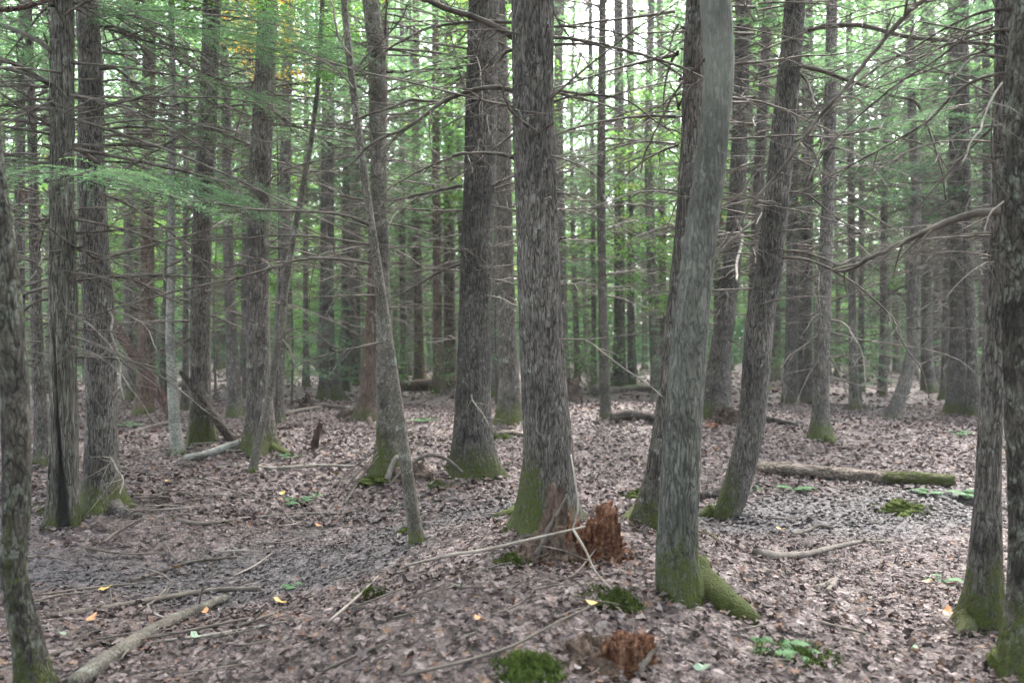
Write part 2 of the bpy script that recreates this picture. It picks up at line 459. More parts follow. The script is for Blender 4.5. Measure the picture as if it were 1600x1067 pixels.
M['logwood'] = bark("weathered_log", (0.045, 0.034, 0.027), (0.26, 0.215, 0.175), scale=24, stretch=(0.09, 1, 1), lichen=0.1, fissure=0.25)

# ------------------------------------------------------------------ ground
def wetness(x, y):
    p = np.stack(np.broadcast_arrays(x, y, 0 * np.asarray(x)), -1)
    n = fbm(p * 1.1, 3, 31) - 0.5
    a = np.exp(-0.5 * (((x + 2.1) / 1.25) ** 2 + ((y - 6.0) / 0.75) ** 2))
    b = np.exp(-0.5 * (((x - 3.2) / 1.25) ** 2 + ((y - 7.7) / 0.6) ** 2))
    c = np.exp(-0.5 * (((x + 0.9) / 1.3) ** 2 + ((y - 7.0) / 0.5) ** 2)) * 0.7
    return 0.95 * sstep(0.2, 0.8, np.maximum(np.maximum(a, b), c) + 1.3 * n)

def build_ground():
    nx, ny = 280, 360
    u = np.linspace(-1, 1, nx)
    X = 5.0 * np.sinh(u * 4.1) / math.sinh(4.1) * 30 + 4.5 * u
    v = np.linspace(0, 1, ny)
    Y = -30 + np.concatenate([np.linspace(0, 31.5, 24)[:-1], 31.5 + 14.0 * np.linspace(0, 1, 250) ** 1.15, 45.5 + 400 * np.linspace(0, 1, ny - 272)[1:] ** 2.6])
    Y = Y[:ny]; ny = len(Y)
    GX, GY = np.meshgrid(X, Y)
    Z = height(GX, GY) - 0.008
    V = np.stack([GX, GY, Z], -1).reshape(-1, 3)
    i = np.arange(ny - 1)[:, None] * nx; j = np.arange(nx - 1)[None]
    Q = np.stack([i + j, i + j + 1, i + nx + j + 1, i + nx + j], -1).reshape(-1, 4)
    me = mk_mesh("ground", V, [Q], {"wet": wetness(V[:, 0], V[:, 1])}, M['ground'])
    return tag(link("ground", me), "leaf covered forest floor of low mounds and damp hollows", "ground", kind="structure")
GROUND = build_ground()

# leaf templates: a fan of triangles round the midrib, curled
def leaf_template(kind, seed):
    r = np.random.default_rng(seed)
    if kind == 'maple':
        a = np.radians([-90, -60, -35, -10, 8, 28, 48, 68, 90, 112, 132, 152, 172, 190, 215, 240])
        rad = np.array([0.35, 0.42, 0.30, 0.62, 0.55, 0.95, 0.52, 0.62, 1.1, 0.62, 0.52, 0.95, 0.55, 0.62, 0.30, 0.42])
    elif kind == 'oval':
        a = np.linspace(0, 2 * math.pi, 10, endpoint=False) - math.pi / 2
        rad = 1 / np.sqrt((np.cos(a) / 0.5) ** 2 + (np.sin(a) / 1.0) ** 2)
    else:
        a = np.linspace(0, 2 * math.pi, 7, endpoint=False)
        rad = 0.8 + 0.35 * r.random(7)
    rad = rad * (0.88 + 0.24 * r.random(len(a)))
    P = np.stack([rad * np.cos(a), rad * np.sin(a), 0 * a], -1)
    P = np.vstack([[0, 0.05, 0], P])
    fold, curl, tw = r.uniform(-0.15, 0.6), r.uniform(-0.5, 0.7), r.uniform(-0.5, 0.5)
    P[:, 2] = fold * np.abs(P[:, 0]) + curl * P[:, 1] ** 2 * 0.6 + tw * P[:, 0] * P[:, 1] + r.uniform(-0.1, 0.1, len(P))
    n = len(a); j = np.arange(n)
    T = np.stack([np.zeros(n, int), 1 + j, 1 + (j + 1) % n], -1)
    return P, T

def ground_normals(x, y):
    e = 0.06
    gx = (height(x + e, y) - height(x - e, y)) / (2 * e); gy = (height(x, y + e) - height(x, y - e)) / (2 * e)
    n = np.stack([-gx, -gy, np.ones_like(gx)], -1)
    return n / np.linalg.norm(n, axis=-1)[..., None]

def rot_frames(n, spin, tilt, tdir):
    """local axes for leaves: normal n tilted by tilt in direction tdir, spun by spin"""
    h = np.stack([np.cos(tdir), np.sin(tdir), 0 * tdir], -1)
    nn = n * np.cos(tilt)[:, None] + h * np.sin(tilt)[:, None]
    nn /= np.linalg.norm(nn, axis=1)[:, None]
    ax = np.stack([np.cos(spin), np.sin(spin), 0 * spin], -1)
    ax = ax - nn * (ax * nn).sum(1)[:, None]; ax /= np.linalg.norm(ax, axis=1)[:, None] + 1e-9
    ay = np.cross(nn, ax)
    return ax, ay, nn

TEMPL = [leaf_template('maple', s) for s in range(6)] + [leaf_template('oval', s) for s in range(20, 24)]
TEMPL_FAR = [leaf_template('far', s) for s in range(40, 46)]

def sample_field(n, y0, y1, k):
    """points on the ground in the view wedge (with a margin), denser towards the eye by 1 / y^k"""
    t = rng.random(n)
    e = 2 - k
    y = (y0 ** e + t * (y1 ** e - y0 ** e)) ** (1 / e)
    x = (rng.random(n) * 2 - 1) * (0.67 * y + 0.7)
    return x, y

def scatter(x, y, size, templ, lift, tiltmax, wet=None):
    n = len(x)
    acc = Acc()
    nrm = ground_normals(x, y)
    z = height(x, y)
    w = wetness(x, y) if wet is None else wet
    pick = rng.integers(0, len(templ), n)
    spin = rng.random(n) * 6.283; tdir = rng.random(n) * 6.283
    tilt = np.abs(rng.normal(0, tiltmax, n)) * (1 - 0.6 * w)
    ax, ay, nn = rot_frames(nrm, spin, tilt, tdir)
    drift = fbm(np.stack([x * 1.6, y * 1.6, 0 * x], -1), 3, 71) - 0.5
    tint = np.clip(rng.random(n) * 0.98 + 0.55 * drift, 0, 1) * 0.999
    lf = lift * rng.random(n) * (1 - 0.7 * w)
    for k, (P, T) in enumerate(templ):
        m = np.where(pick == k)[0]
        if not len(m): continue
        c = np.stack([x[m], y[m], z[m] + lf[m] + 0.25 * size[m] * np.sin(tilt[m])], -1)
        s = size[m][:, None, None]
        asp = (0.75 + 0.5 * rng.random(len(m)))[:, None, None]
        V = c[:, None] + s * (P[None, :, 0:1] * asp * ax[m][:, None] + P[None, :, 1:2] * ay[m][:, None] + P[None, :, 2:3] * nn[m][:, None])
        off = (np.arange(len(m)) * len(P))[:, None, None]
        acc.add(V.reshape(-1, 3), T=(T[None] + off).reshape(-1, 3), tint=np.repeat(tint[m], len(P)), wet=np.repeat(w[m], len(P)))
    return acc

def litter():
    x, y = sample_field(38000, 2.9, 8.0, 0.9)
    a = scatter(x, y, 0.013 + 0.026 * rng.random(len(x)) ** 1.5, TEMPL, 0.03, 0.38)
    x, y = sample_field(66000, 7.5, 19.0, 1.0)
    b = scatter(x, y, rng.uniform(0.018, 0.034, len(x)), TEMPL_FAR, 0.03, 0.4)
    x, y = sample_field(14000, 18.0, 42.0, 1.0)
    c = scatter(x, y, rng.uniform(0.04, 0.07, len(x)), TEMPL_FAR, 0.03, 0.4)
    for q in (b, c):
        o = a.n
        a.V += q.V; a.T += [t + o for t in q.T]; a.n += q.n
        for k in a.A: a.A[k] += q.A[k]
    me = a.mesh("leaf_litter", M['litter'], smooth=False)
    tag(link("leaf_litter", me, GROUND), kind="stuff")
    # the largest single leaves, each a piece of the floor
    shared = []
    for k, (P, T) in enumerate(TEMPL):
        shared.append(mk_mesh("fallen_leaf", P, [T], {"tint": np.zeros(len(P)), "wet": np.zeros(len(P))}, M['litter'], False))
    from mathutils import Matrix
    x, y = sample_field(285, 3.05, 6.5, 1.6)
    nrm = ground_normals(x, y); zz = height(x, y)
    ax, ay, nn = rot_frames(nrm, rng.random(285) * 6.28, np.abs(rng.normal(0, .3, 285)), rng.random(285) * 6.28)
    def place(k, me, s, z):
        o = link("fallen_leaf", me, GROUND)
        mt = Matrix.Identity(4)
        for r_ in range(3):
            mt[r_][0], mt[r_][1], mt[r_][2] = s * ax[k][r_], s * ay[k][r_], s * nn[k][r_]
        mt[0][3], mt[1][3], mt[2][3] = x[k], y[k], z
        o.matrix_world = mt
        return o
    for k in range(285):
        place(k, shared[k % len(shared)], rng.uniform(0.034, 0.05), zz[k] + 0.03)
    # turned leaves that stand out by colour, where the photograph shows them
    bright = [(438, 952, 'leaf_yellow'), (320, 967, 'leaf_orange'), (165, 930, 'leaf_yellow'), (275, 895, 'leaf_orange'), (262, 759, 'leaf_yellow'),
              (441, 777, 'leaf_yellow'), (497, 828, 'leaf_orange'), (1118, 708, 'leaf_yellow'), (1428, 1028, 'leaf_green'), (1098, 1060, 'leaf_green'),
              (305, 1008, 'leaf_green'), (1480, 968, 'leaf_orange'), (1450, 918, 'leaf_orange'), (915, 748, 'leaf_green'), (750, 983, 'leaf_orange'),
              (95, 1003, 'leaf_green'), (1220, 834, 'leaf_yellow'), (928, 957, 'leaf_yellow'), (525, 745, 'leaf_yellow'), (1000, 724, 'leaf_yellow'), (143, 978, 'leaf_orange')]
    P, T = TEMPL[7]
    tinted = {c: mk_mesh("fallen_leaf", P, [T], None, M[c], False) for c in ('leaf_yellow', 'leaf_orange', 'leaf_green')}
    for k, (px, py, c) in enumerate(bright):
        h_ = hit(px, py); x[k], y[k] = h_[0], h_[1]
        o = place(k, tinted[c], 0.04, h_[2] + 0.05)
        o["label"] = {'leaf_yellow': 'fallen leaf turned yellow', 'leaf_orange': 'fallen leaf turned orange', 'leaf_green': 'fallen leaf still pale green'}[c]
litter()

# ------------------------------------------------------------------ trees: trunks, branches, crowns
def trunk_mesh(name, P, R, base_z, sides, mat, flare=0.35, fh=0.3, amp=0.0, moss_h=0.4, seed=0, origin=(0, 0, 0), scar=None, mossy=0.0, moss_side=None, ridge=(9.0, 2.2)):
    """P centre line, R radii (bottom first); the ring is lobed near the foot and ridged by amp"""
    r = np.random.default_rng(seed)
    n = len(P)
    th = np.linspace(0, 2 * math.pi, sides, endpoint=False)
    lob = np.zeros(sides)
    for k in range(5):
        lob += np.maximum(0, np.cos(th - r.uniform(0, 6.28))) ** 8 * r.uniform(0.5, 1.2)
    h = P[:, 2] - base_z
    fl = flare * np.exp(-np.maximum(h, -0.3) / fh)
    rr = R[:, None] * (1 + fl[:, None] * (0.3 + lob[None]))
    c, s = np.cos(th)[None], np.sin(th)[None]
    q = np.stack(np.broadcast_arrays(c * R.mean(), s * R.mean(), P[:, 2:3] * 0.35), -1)
    rr = rr * (0.94 + 0.12 * fbm(q * 6, 2, seed + 5))
    if amp:
        q = np.stack(np.broadcast_arrays(c * R.mean() * ridge[0] * 5, s * R.mean() * ridge[0] * 5, P[:, 2:3] * ridge[1] * 2), -1)
        w = (fbm(q * 0.5, 2, seed + 9)[..., None] - 0.5) * 1.6
        rid = 1 - np.abs(2 * vnoise(q + w, seed + 1) - 1)
        rid2 = 1 - np.abs(2 * vnoise(q * 2.1 + w, seed + 2) - 1)
        rr = rr + amp * (rid * 1.2 + rid2 * 0.5 - 0.9)
    tan = np.gradient(P, axis=0); tan /= np.linalg.norm(tan, axis=1)[:, None]
    ex = np.array([1.0, 0, 0]) - tan * tan[:, 0:1]; ex /= np.linalg.norm(ex, axis=1)[:, None]
    ey = np.cross(tan, ex)
    V = P[:, None] + rr[..., None] * (c[..., None] * ex[:, None] + s[..., None] * ey[:, None])
    i = np.arange(n - 1)[:, None] * sides; j = np.arange(sides)[None]; j2 = (j + 1) % sides
    Q = np.stack([i + j, i + j2, i + sides + j2, i + sides + j], -1).reshape(-1, 4)
    q = np.stack(np.broadcast_arrays(c * 1.5, s * 1.5, P[:, 2:3] * 1.2), -1)
    nz = fbm(q, 3, seed + 3)
    mh = moss_h * (0.35 + 1.3 * nz)
    if moss_side is not None:
        mh = mh * (0.45 + 0.9 * np.clip(np.cos(th - moss_side), 0, 1))[None]
    moss = sstep(0.85, -0.75, (h[:, None] - mh * 0.8) / max(moss_h, 0.05)) + mossy * sstep(0.55, 0.75, fbm(q * 1.3, 3, seed + 8))
    at_ = {"moss": np.clip(moss, 0, 1).ravel()}
    if scar:
        a0, w0, z0, z1 = scar
        d = np.abs((th[None] - a0 - 0.5 * (0.5 - (h[:, None] - z0) / (z1 - z0)) + math.pi) % (2 * math.pi) - math.pi)
        wd = w0 * np.sqrt(np.clip((z1 - h[:, None]) / (z1 - z0), 0, 1)) * (0.8 + 0.4 * nz)
        at_["scar"] = (sstep(0.16, -0.1, d - wd + 0.5 * (fbm(q * 2.5, 3, seed + 12) - 0.5)) * (h[:, None] > z0 - 0.3)).ravel()
        V = V - 0.0 * V
        inset = (at_["scar"].reshape(n, sides) * 0.025)[..., None]
        V = V - inset * (c[..., None] * ex[:, None] + s[..., None] * ey[:, None])
    return mk_mesh(name, V.reshape(-1, 3) - np.asarray(origin), [Q], at_, mat)

def side_twigs(acc, path, rad, n, lmin, lmax, r, t0=0.15, sides=3, flat=0.35, **attrs):
    m = len(path)
    for _ in range(n):
        k = int(np.clip(r.uniform(t0, 0.97) * (m - 1), 0, m - 2))
        f = path[k + 1] - path[k]; f /= np.linalg.norm(f) + 1e-9
        side = np.cross(f, [0, 0, 1.0]); side /= np.linalg.norm(side) + 1e-9
        d = f * r.uniform(0.4, 1.0) + side * r.choice([-1, 1]) * r.uniform(0.5, 1.0) + np.array([0, 0, r.normal(0, flat)])
        d /= np.linalg.norm(d)
        L = r.uniform(lmin, lmax) * (1 - 0.5 * k / m)
        b = np.cross(d, r.normal(size=3)); b *= 0.25
        t = np.linspace(0, 1, 5)[:, None]
        P = path[k] + L * (d * t + b * t * t + np.array([0, 0, -0.15]) * t * t)
        rr = min(rad[k] * 0.55, 0.0075) * (1 - 0.75 * t[:, 0])
        V, Q, _T2 = tube(P, rr, sides, cap=False)
        acc.add(V, Q, **attrs)

def hemlock_spray(acc, wood, p0, d, L, r, el=0.07, ew=0.022, sub_sp=0.13, e_sp=0.05, droop=0.25, tint0=0.4, t_start=0.2, spread=0.45, rb=0.012):
    """one flat evergreen branch: a limb, side shoots in its plane, needled sprigs along each shoot"""
    d = np.asarray(d, float); d /= np.linalg.norm(d)
    side = np.cross(d, [0, 0, 1.0]); side /= np.linalg.norm(side) + 1e-9
    up = np.cross(side, d)
    t = np.linspace(0, 1, 9)[:, None]
    path = p0 + L * (d * t + np.array([0, 0, -1.0]) * droop * t ** 2 + side * r.normal(0, 0.08) * t ** 2)
    V, Q, _T2 = tube(path, rb * (1 - 0.85 * t[:, 0]), 4, cap=False)
    wood.add(V, Q)
    ns = max(3, int(L * (1 - t_start) / sub_sp))
    ts = np.repeat(np.linspace(t_start, 0.99, ns), 2) + r.normal(0, 0.01, 2 * ns)
    sg = np.tile([1.0, -1.0], ns)
    ts = np.clip(ts, 0, 1)
    O = np.stack([np.interp(ts, t[:, 0], path[:, k]) for k in range(3)], -1)
    sl = L * spread * np.sin(np.clip(1.12 - ts * 0.95, 0, 1) * math.pi / 2) * (0.6 + 0.6 * r.random(2 * ns)) + 0.05
    keep = r.random(2 * ns) > 0.14
    O, sg, sl = O[keep], sg[keep], sl[keep]
    k = len(O)
    sd = d[None] * 0.65 + side[None] * (sg * r.uniform(0.6, 1.0, k))[:, None] + up[None] * r.normal(-0.03, 0.14, k)[:, None]
    sd /= np.linalg.norm(sd, axis=1)[:, None]
    ne = int(max(3, sl.max() / e_sp))
    q = (np.arange(ne) + 0.5) / ne
    S = np.repeat(O[:, None] + (sl[:, None] * q[None])[..., None] * sd[:, None] - np.array([0, 0, 1.0]) * (0.28 * sl[:, None] * q[None] ** 2)[..., None], 2, axis=1)
    m = S.shape[1]
    keep2 = (np.repeat(q, 2)[None] * sl.max() * 0 + r.random((k, m))) < np.clip(sl[:, None] / sl.max() * 1.15, 0.25, 1) * 0.93
    es = np.tile([1.0, -1.0], ne)[None] * np.ones((k, 1))
    perp = np.cross(sd, up); perp /= np.linalg.norm(perp, axis=1)[:, None] + 1e-9
    ed = sd[:, None] * 0.7 + perp[:, None] * (es * r.uniform(0.5, 1.0, (k, m)))[..., None] + up[None, None] * r.normal(-0.08, 0.22, (k, m))[..., None]
    ed /= np.linalg.norm(ed, axis=2)[..., None]
    S, ed = S[keep2], ed[keep2]
    n = len(S)
    if n == 0: return
    wv = np.cross(ed, up[None] + r.normal(0, 0.45, (n, 3))); wv /= np.linalg.norm(wv, axis=1)[:, None] + 1e-9
    l = el * r.uniform(0.6, 1.3, n)[:, None]; w = ew * r.uniform(0.7, 1.3, n)[:, None]
    V = np.stack([S, S + ed * l * 0.45 + wv * w * 0.5, S + ed * l, S + ed * l * 0.45 - wv * w * 0.5], 1).reshape(-1, 3)
    Q = np.arange(4 * n).reshape(-1, 4)
    acc.add(V, Q, tint=np.repeat(np.clip(tint0 + r.normal(0, 0.16, n), 0, 1), 4))

def crown_variant(seed, H=11.0, R0=2.7, nb=76, el=0.12, ew=0.042, e_sp=0.075, sub_sp=0.17):
    r = np.random.default_rng(seed)
    acc, wood = Acc(), Acc()
    for i in range(nb):
        f = (i + r.random()) / nb
        z = H * f ** 0.9
        L = R0 * (1 - 0.78 * f) * r.uniform(0.6, 1.15)
        a = i * 2.4 + r.normal(0, 0.4)
        el_ = r.uniform(-0.15, 0.25) + 0.2 * f
        hemlock_spray(acc, wood, np.array([0, 0, z]), [math.cos(a), math.sin(a), el_], L, r, el, ew, sub_sp, e_sp, droop=r.uniform(0.15, 0.4), tint0=r.uniform(0.15, 0.75), t_start=0.25)
    return acc.mesh("crown", M['needles'], False), wood.mesh("limb_framework", M['darktwig'])

CROWNS = [crown_variant(100 + k) for k in range(4)]
NEAR_CROWNS = [crown_variant(160 + k, H=6.0, R0=2.4, nb=34) for k in range(4)]
CROWNS_SPARSE = [crown_variant(140 + k, H=10, R0=2.2, nb=30) for k in range(2)]

def broad_crown(seed, H=6.5, R0=2.0, nb=46, nl=190, size=0.085, mat='broadleaf', tl=0.0):
    r = np.random.default_rng(seed)
    acc, wood = Acc(), Acc()
    for i in range(nb):
        f = (i + r.random()) / nb
        a = i * 2.4 + r.normal(0, 0.5)
        L = R0 * math.sin(math.pi * (0.18 + 0.75 * f)) * r.uniform(0.6, 1.2)
        d = np.array([math.cos(a), math.sin(a), r.uniform(0.1, 0.7)]); d /= np.linalg.norm(d)
        t = np.linspace(0, 1, 7)[:, None]
        path = np.array([0, 0, H * f]) + L * (d * t + np.array([0, 0, -0.25]) * t * t + r.normal(0, 0.1, 3) * t * t)
        V, Q, _T2 = tube(path, 0.012 * (1 - 0.85 * t[:, 0]), 3, cap=False); wood.add(V, Q)
        side_twigs(wood, path, np.full(7, 0.008), 4, 0.2, 0.5, r)
        n = nl
        ts = r.uniform(0.3, 1.05, n)
        c = np.stack([np.interp(ts, t[:, 0], path[:, k]) for k in range(3)], -1)
        c += r.normal(0, 1, (n, 3)) * np.array([0.26, 0.26, 0.07]) * (0.4 + 0.5 * L)
        nn = np.tile([0, 0, 1.0], (n, 1)) + r.normal(0, 0.45, (n, 3)); nn /= np.linalg.norm(nn, axis=1)[:, None]
        ang = r.random(n) * 6.283
        ax = np.stack([np.cos(ang), np.sin(ang), -0.4 * np.ones(n)], -1); ax -= nn * (ax * nn).sum(1)[:, None]; ax /= np.linalg.norm(ax, axis=1)[:, None]
        ay = np.cross(nn, ax); s = size * r.uniform(0.6, 1.3, n)[:, None]
        P = np.stack([c, c + ax * s * .5 + ay * s * .36, c + ax * s * 1.15, c + ax * s * .5 - ay * s * .36], 1).reshape(-1, 3)
        acc.add(P, np.arange(4 * n).reshape(-1, 4), tint=np.repeat(np.clip(r.uniform(0.15, 0.7) + tl + r.normal(0, 0.16, n), 0, 1), 4))
    return acc.mesh("crown", M[mat], False), wood.mesh("limb_framework", M['twig'])

BROAD = [broad_crown(200 + k) for k in range(3)]
AUTUMN = broad_crown(230, H=2.5, R0=1.5, nb=16, nl=70, mat='autumnleaf')

def dead_variant(seed, z0=0.9, z1=7.0, n=60, Lm=2.5, r0=0.03, pale=False):
    """bare lower limbs round a trunk that stands on the z axis"""
    r = np.random.default_rng(seed)
    acc = Acc()
    for i in range(n):
        z = z0 + (z1 - z0) * r.random() ** 0.85
        a = r.random() * 6.283
        L = Lm * r.uniform(0.3, 1.0) * (0.65 + 0.35 * min(1, z / 3))
        d = np.array([math.cos(a), math.sin(a), r.normal(0.12, 0.22)])
        b = np.array([r.normal(0, 0.18), r.normal(0, 0.18), -r.uniform(0.0, 0.45)])
        t = np.linspace(0, 1, 9)[:, None]
        P = np.array([math.cos(a) * r0, math.sin(a) * r0, z]) + L * (d * t + b * t * t) + 0.03 * np.cumsum(r.normal(0, 0.5, (9, 3)), 0) * t
        rad = (0.007 + 0.010 * L / Lm) * r.uniform(0.7, 1.3) * (1 - 0.78 * t[:, 0])
        V, Q, _T2 = tube(P, rad, 4, cap=False); acc.add(V, Q)
        side_twigs(acc, P, rad, int(3 + 6 * L), 0.15, 0.7, r, sides=3)
    return acc.mesh("bare_limb_framework", M['twig'])

DEAD = [dead_variant(300 + k, 0.7, 7.0, 84) for k in range(5)]
DEAD_BIG = [dead_variant(320 + k, 0.5, 6.0, 95, 2.8) for k in range(3)]

TREES = {}
def make_tree(key, name, label, poly, mat, sides=24, rings=70, amp=0.0, flare=0.35, fh=0.3, moss=0.35, H=15.0, seed=0, crown=None, dead=None,
              group=None, cat="tree", d=None, scar=None, mossy=0.0, moss_side=None, ridge=(9.0, 2.2), top=True, tip_taper=0.45):
    """poly: (px, py, width px) from the highest visible point down to the foot"""
    px, py, _w = poly[-1]
    b = hit(px, py) if d is None else at(px, py, d)
    D = b[1] * (1 + 0.42 * _w / F)          # the axis stands half a thickness behind the visible foot
    pts = np.array([at(x, y, D) for x, y, w in poly])[::-1]
    rad = np.array([w * D / F / 2 for x, y, w in poly])[::-1]
    bz = float(height(pts[0, 0], D)) if d is None else b[2]
    z = pts[:, 2]
    vis_top = min(EYE + (CY / F) * D + 0.4, max(z[-1], EYE + (CY / F) * D + 0.4)) if top else z[-1]
    zz = np.concatenate([np.linspace(bz - 0.3, vis_top, rings), (np.linspace(vis_top, bz + H, 9)[1:] if top and bz + H > vis_top + .5 else [])])
    slope = (pts[-1, 0] - pts[-2, 0]) / max(z[-1] - z[-2], 1e-3)
    over = np.maximum(zz - z[-1], 0)
    zi, xi, ri = z, pts[:, 0], rad
    # smooth interpolation of the centre line
    xs = np.interp(zz, zi, xi); rs = np.interp(zz, zi, ri)
    k = max(3, rings // 22) | 1
    pad = k // 2
    xs = np.convolve(np.pad(xs, pad, mode='edge'), np.ones(k) / k, 'valid')
    xs = np.where(over > 0, xs + slope * over * 0.5 * np.exp(-over / 6), xs)
    r_ = np.random.default_rng(seed + 77)
    ys = D + 0.02 * np.maximum(zz - bz, 0) * r_.normal(0, 1) + 0.03 * np.sin(zz * 1.1 + seed)
    top_f = np.clip((zz - vis_top) / max(bz + H - vis_top, 0.1), 0, 1)
    rs = rs * (1 - (1 - tip_taper) * top_f)
    xs = xs * ys / D
    P = np.stack([xs, ys, zz], -1)
    origin = np.array([P[0, 0], P[0, 1], bz])
    root = tag(link(name, None, loc=origin), label, cat, group)
    me = trunk_mesh("trunk", P, rs, bz, sides, M[mat], flare, fh, amp, moss, seed, origin, scar, mossy, moss_side, ridge)
    link("trunk", me, root)
    def axis(zw):
        return np.array([np.interp(zw, zz, xs), np.interp(zw, zz, ys), zw]) - origin
    if crown is not None:
        (cm, cw), zc, sc = crown
        l = axis(bz + zc)
        for nm, m_ in (("crown", cm), ("limb_framework", cw)):
            o = link(nm, m_, root, l, rng.random() * 6.28 if nm == "crown" else None, sc)
            if nm != "crown": o["kind"] = "stuff"
        root.children[-1].rotation_euler = root.children[-2].rotation_euler
    if dead is not None:
        dm, zd, sd = dead
        o = link("bare_limb_framework", dm, root, axis(bz + zd) * np.array([1, 1, 0]) + np.array([0, 0, zd]), rng.random() * 6.28, sd)
        o["kind"] = "stuff"
    TREES[key] = dict(mat=M[mat], root=root, D=D, origin=origin, axis=axis, P=P, R=rs)
    return root

def branch(key, poly, w0, w1, mat='darktwig', twigs=4, tl=(0.15, 0.5), dd=None, seed=None, name="branch", sides=7, wob=0.006):
    """a limb of tree key along the pixels of poly; dd = how many metres its tip comes nearer (+) or goes back (-)"""
    t = TREES[key]; seed = seed if seed is not None else int(abs(poly[0][0] * 7 + poly[0][1] * 13 + len(poly)))
    r = np.random.default_rng(seed)
    D = t['D'] - (t['R'][len(t['R']) // 3] * 0.2)
    if dd is None: dd = r.uniform(-0.5, 0.5)
    n0 = len(poly)
    P = np.array([at(x, y, D - dd * (i / (n0 - 1)) ** 1.3) for i, (x, y) in enumerate(poly)])
    n = max(10, 5 * n0)
    S = smooth_path(P, n)
    S = S + np.cumsum(r.normal(0, wob, (n, 3)), 0) * np.linspace(0, 1, n)[:, None] * 0.6
    tt = np.linspace(0, 1, n)
    rad = (w0 * (1 - tt) + w1 * tt) * 0.5 * D / F
    rad = np.maximum(rad * (1 + 0.12 * (r.random(n) - 0.5)), 0.0015)
    acc = Acc()
    V, Q, T = tube(S, rad, sides, True, seed, 0.12); acc.add(V, Q, T, moss=0.0)
    side_twigs(acc, S, rad, int(twigs * 1.8), tl[0], tl[1] * 1.3, r, sides=4, moss=0.0)
    return link(name, acc.mesh(name, M[mat], True, t['origin']), t['root'])

def root_part(key, pix, w0, w1, mat=None, seed=1, moss=1.0):
    """a surface root along ground pixels, from the foot outward"""
    t = TREES[key]
    P = np.array([hit(x, y) for x, y in pix])
    P[0, 1] = max(P[0, 1], t['D'] - 0.02)
    n = 16
    S = smooth_path(P, n)
    tt = np.linspace(0, 1, n)
    rad = (w0 * (1 - tt) ** 0.7 + w1 * tt ** 1.0) * 0.5 * t['D'] / F
    S[:, 2] = height(S[:, 0], S[:, 1]) + rad * (0.55 - 0.6 * tt)
    S[0, 2] += rad[0] * 0.25; S[1, 2] += rad[1] * .15
    V, Q, T = tube(S, rad, 14, True, seed, 0.22)
    q = fbm(V * 7, 3, seed)
    me = mk_mesh("root", V - t['origin'], [Q, T], {"moss": np.clip(moss * (0.7 + q), 0, 1.2)}, mat or t['mat'])
    return link("root", me, t['root'])

# ------------------------------------------------------------------ the trees one can tell apart
C_ = NEAR_CROWNS
make_tree('T1', "lichen_tree", "thin crooked tree blotched with lichen and moss, at the end of the fallen pole",
          [(-16, 220, 28), (-6, 300, 30), (5, 400, 36), (15, 500, 37), (23, 600, 37), (26, 700, 38), (26, 800, 38), (21, 860, 36), (20, 905, 35), (31, 950, 39), (42, 1000, 40), (54, 1060, 46), (60, 1110, 60)],
          'lichen_bark', 64, 150, 0.006, 0.3, 0.15, 0.25, 11, 1, (C_[0], 5.5, 0.7), mossy=0.75)
make_tree('T2', "scarred_tree", "stringy-barked tree with a black rot scar up its foot",
          [(98, -10, 31), (97, 150, 32), (97, 300, 33), (98, 450, 36), (99, 600, 37), (99, 720, 40), (99, 828, 46)],
          'cedar', 96, 220, 0.011, 0.3, 0.14, 0.26, 15, 2, (C_[1], 7.0, 0.9), (DEAD[0], 0.8, 0.9), scar=(-1.25, 0.42, 0.05, 0.95), ridge=(14, 0.9))
make_tree('T3', "leaning_hemlock", "broad hemlock close behind the scarred tree with a root flaring sideways",
          [(136, -10, 31), (142, 120, 34), (142, 260, 38), (146, 370, 42), (156, 520, 43), (159, 640, 44), (158, 720, 47), (159, 800, 58)],
          'hemlock', 96, 200, 0.008, 0.42, 0.16, 0.35, 16, 3, (C_[2], 7.5, 0.9), (DEAD[1], 1.2, 0.9), ridge=(9, 2.0))
make_tree('T15', "pale_forked_tree", "pale mossy forked tree with peeling white bark at its foot",
          [(576, -10, 24), (589, 90, 27), (590, 200, 25), (592, 320, 23), (598, 450, 23), (602, 580, 26), (604, 690, 32), (606, 745, 44)],
          'birch', 64, 130, 0.004, 0.3, 0.2, 0.45, 15, 15, (BROAD[0], 8.0, 0.9), (DEAD[4], 1.2, 0.8), mossy=0.8)
make_tree('T16', "leaning_sapling", "slim dark sapling leaning across the pale forked tree",
          [(537, -10, 10), (549, 110, 11), (562, 220, 12), (577, 330, 13), (592, 430, 14), (606, 530, 16), (622, 640, 17), (638, 750, 19), (652, 850, 22)],
          'sapling', 32, 140, 0.002, 0.25, 0.08, 0.15, 9, 16, (BROAD[1], 6.5, 0.5), mossy=0.35)
make_tree('T18', "hemlock_tree", "tall straight hemlock with a mossy foot, behind the tree with the orange stump",
          [(757, -10, 46), (753, 120, 47), (750, 260, 49), (745, 400, 50), (741, 520, 50), (739, 640, 55), (740, 745, 66)],
          'hemlock', 96, 190, 0.010, 0.42, 0.2, 0.4, 18, 18, (C_[3], 8.0, 1.0), (DEAD[2], 1.5, 0.9))
make_tree('T20', "great_hemlock", "big ridged hemlock trunk rising beside the orange rotten stump",
          [(832, -10, 61), (833, 120, 62), (833, 220, 62), (839, 350, 63), (843, 480, 66), (850, 600, 70), (857, 710, 78), (852, 830, 96)],
          'hemlock', 150, 330, 0.010, 0.38, 0.14, 0.5, 18, 20, (C_[0], 7.0, 1.0), (DEAD[1], 1.9, 0.75), moss_side=3.6)
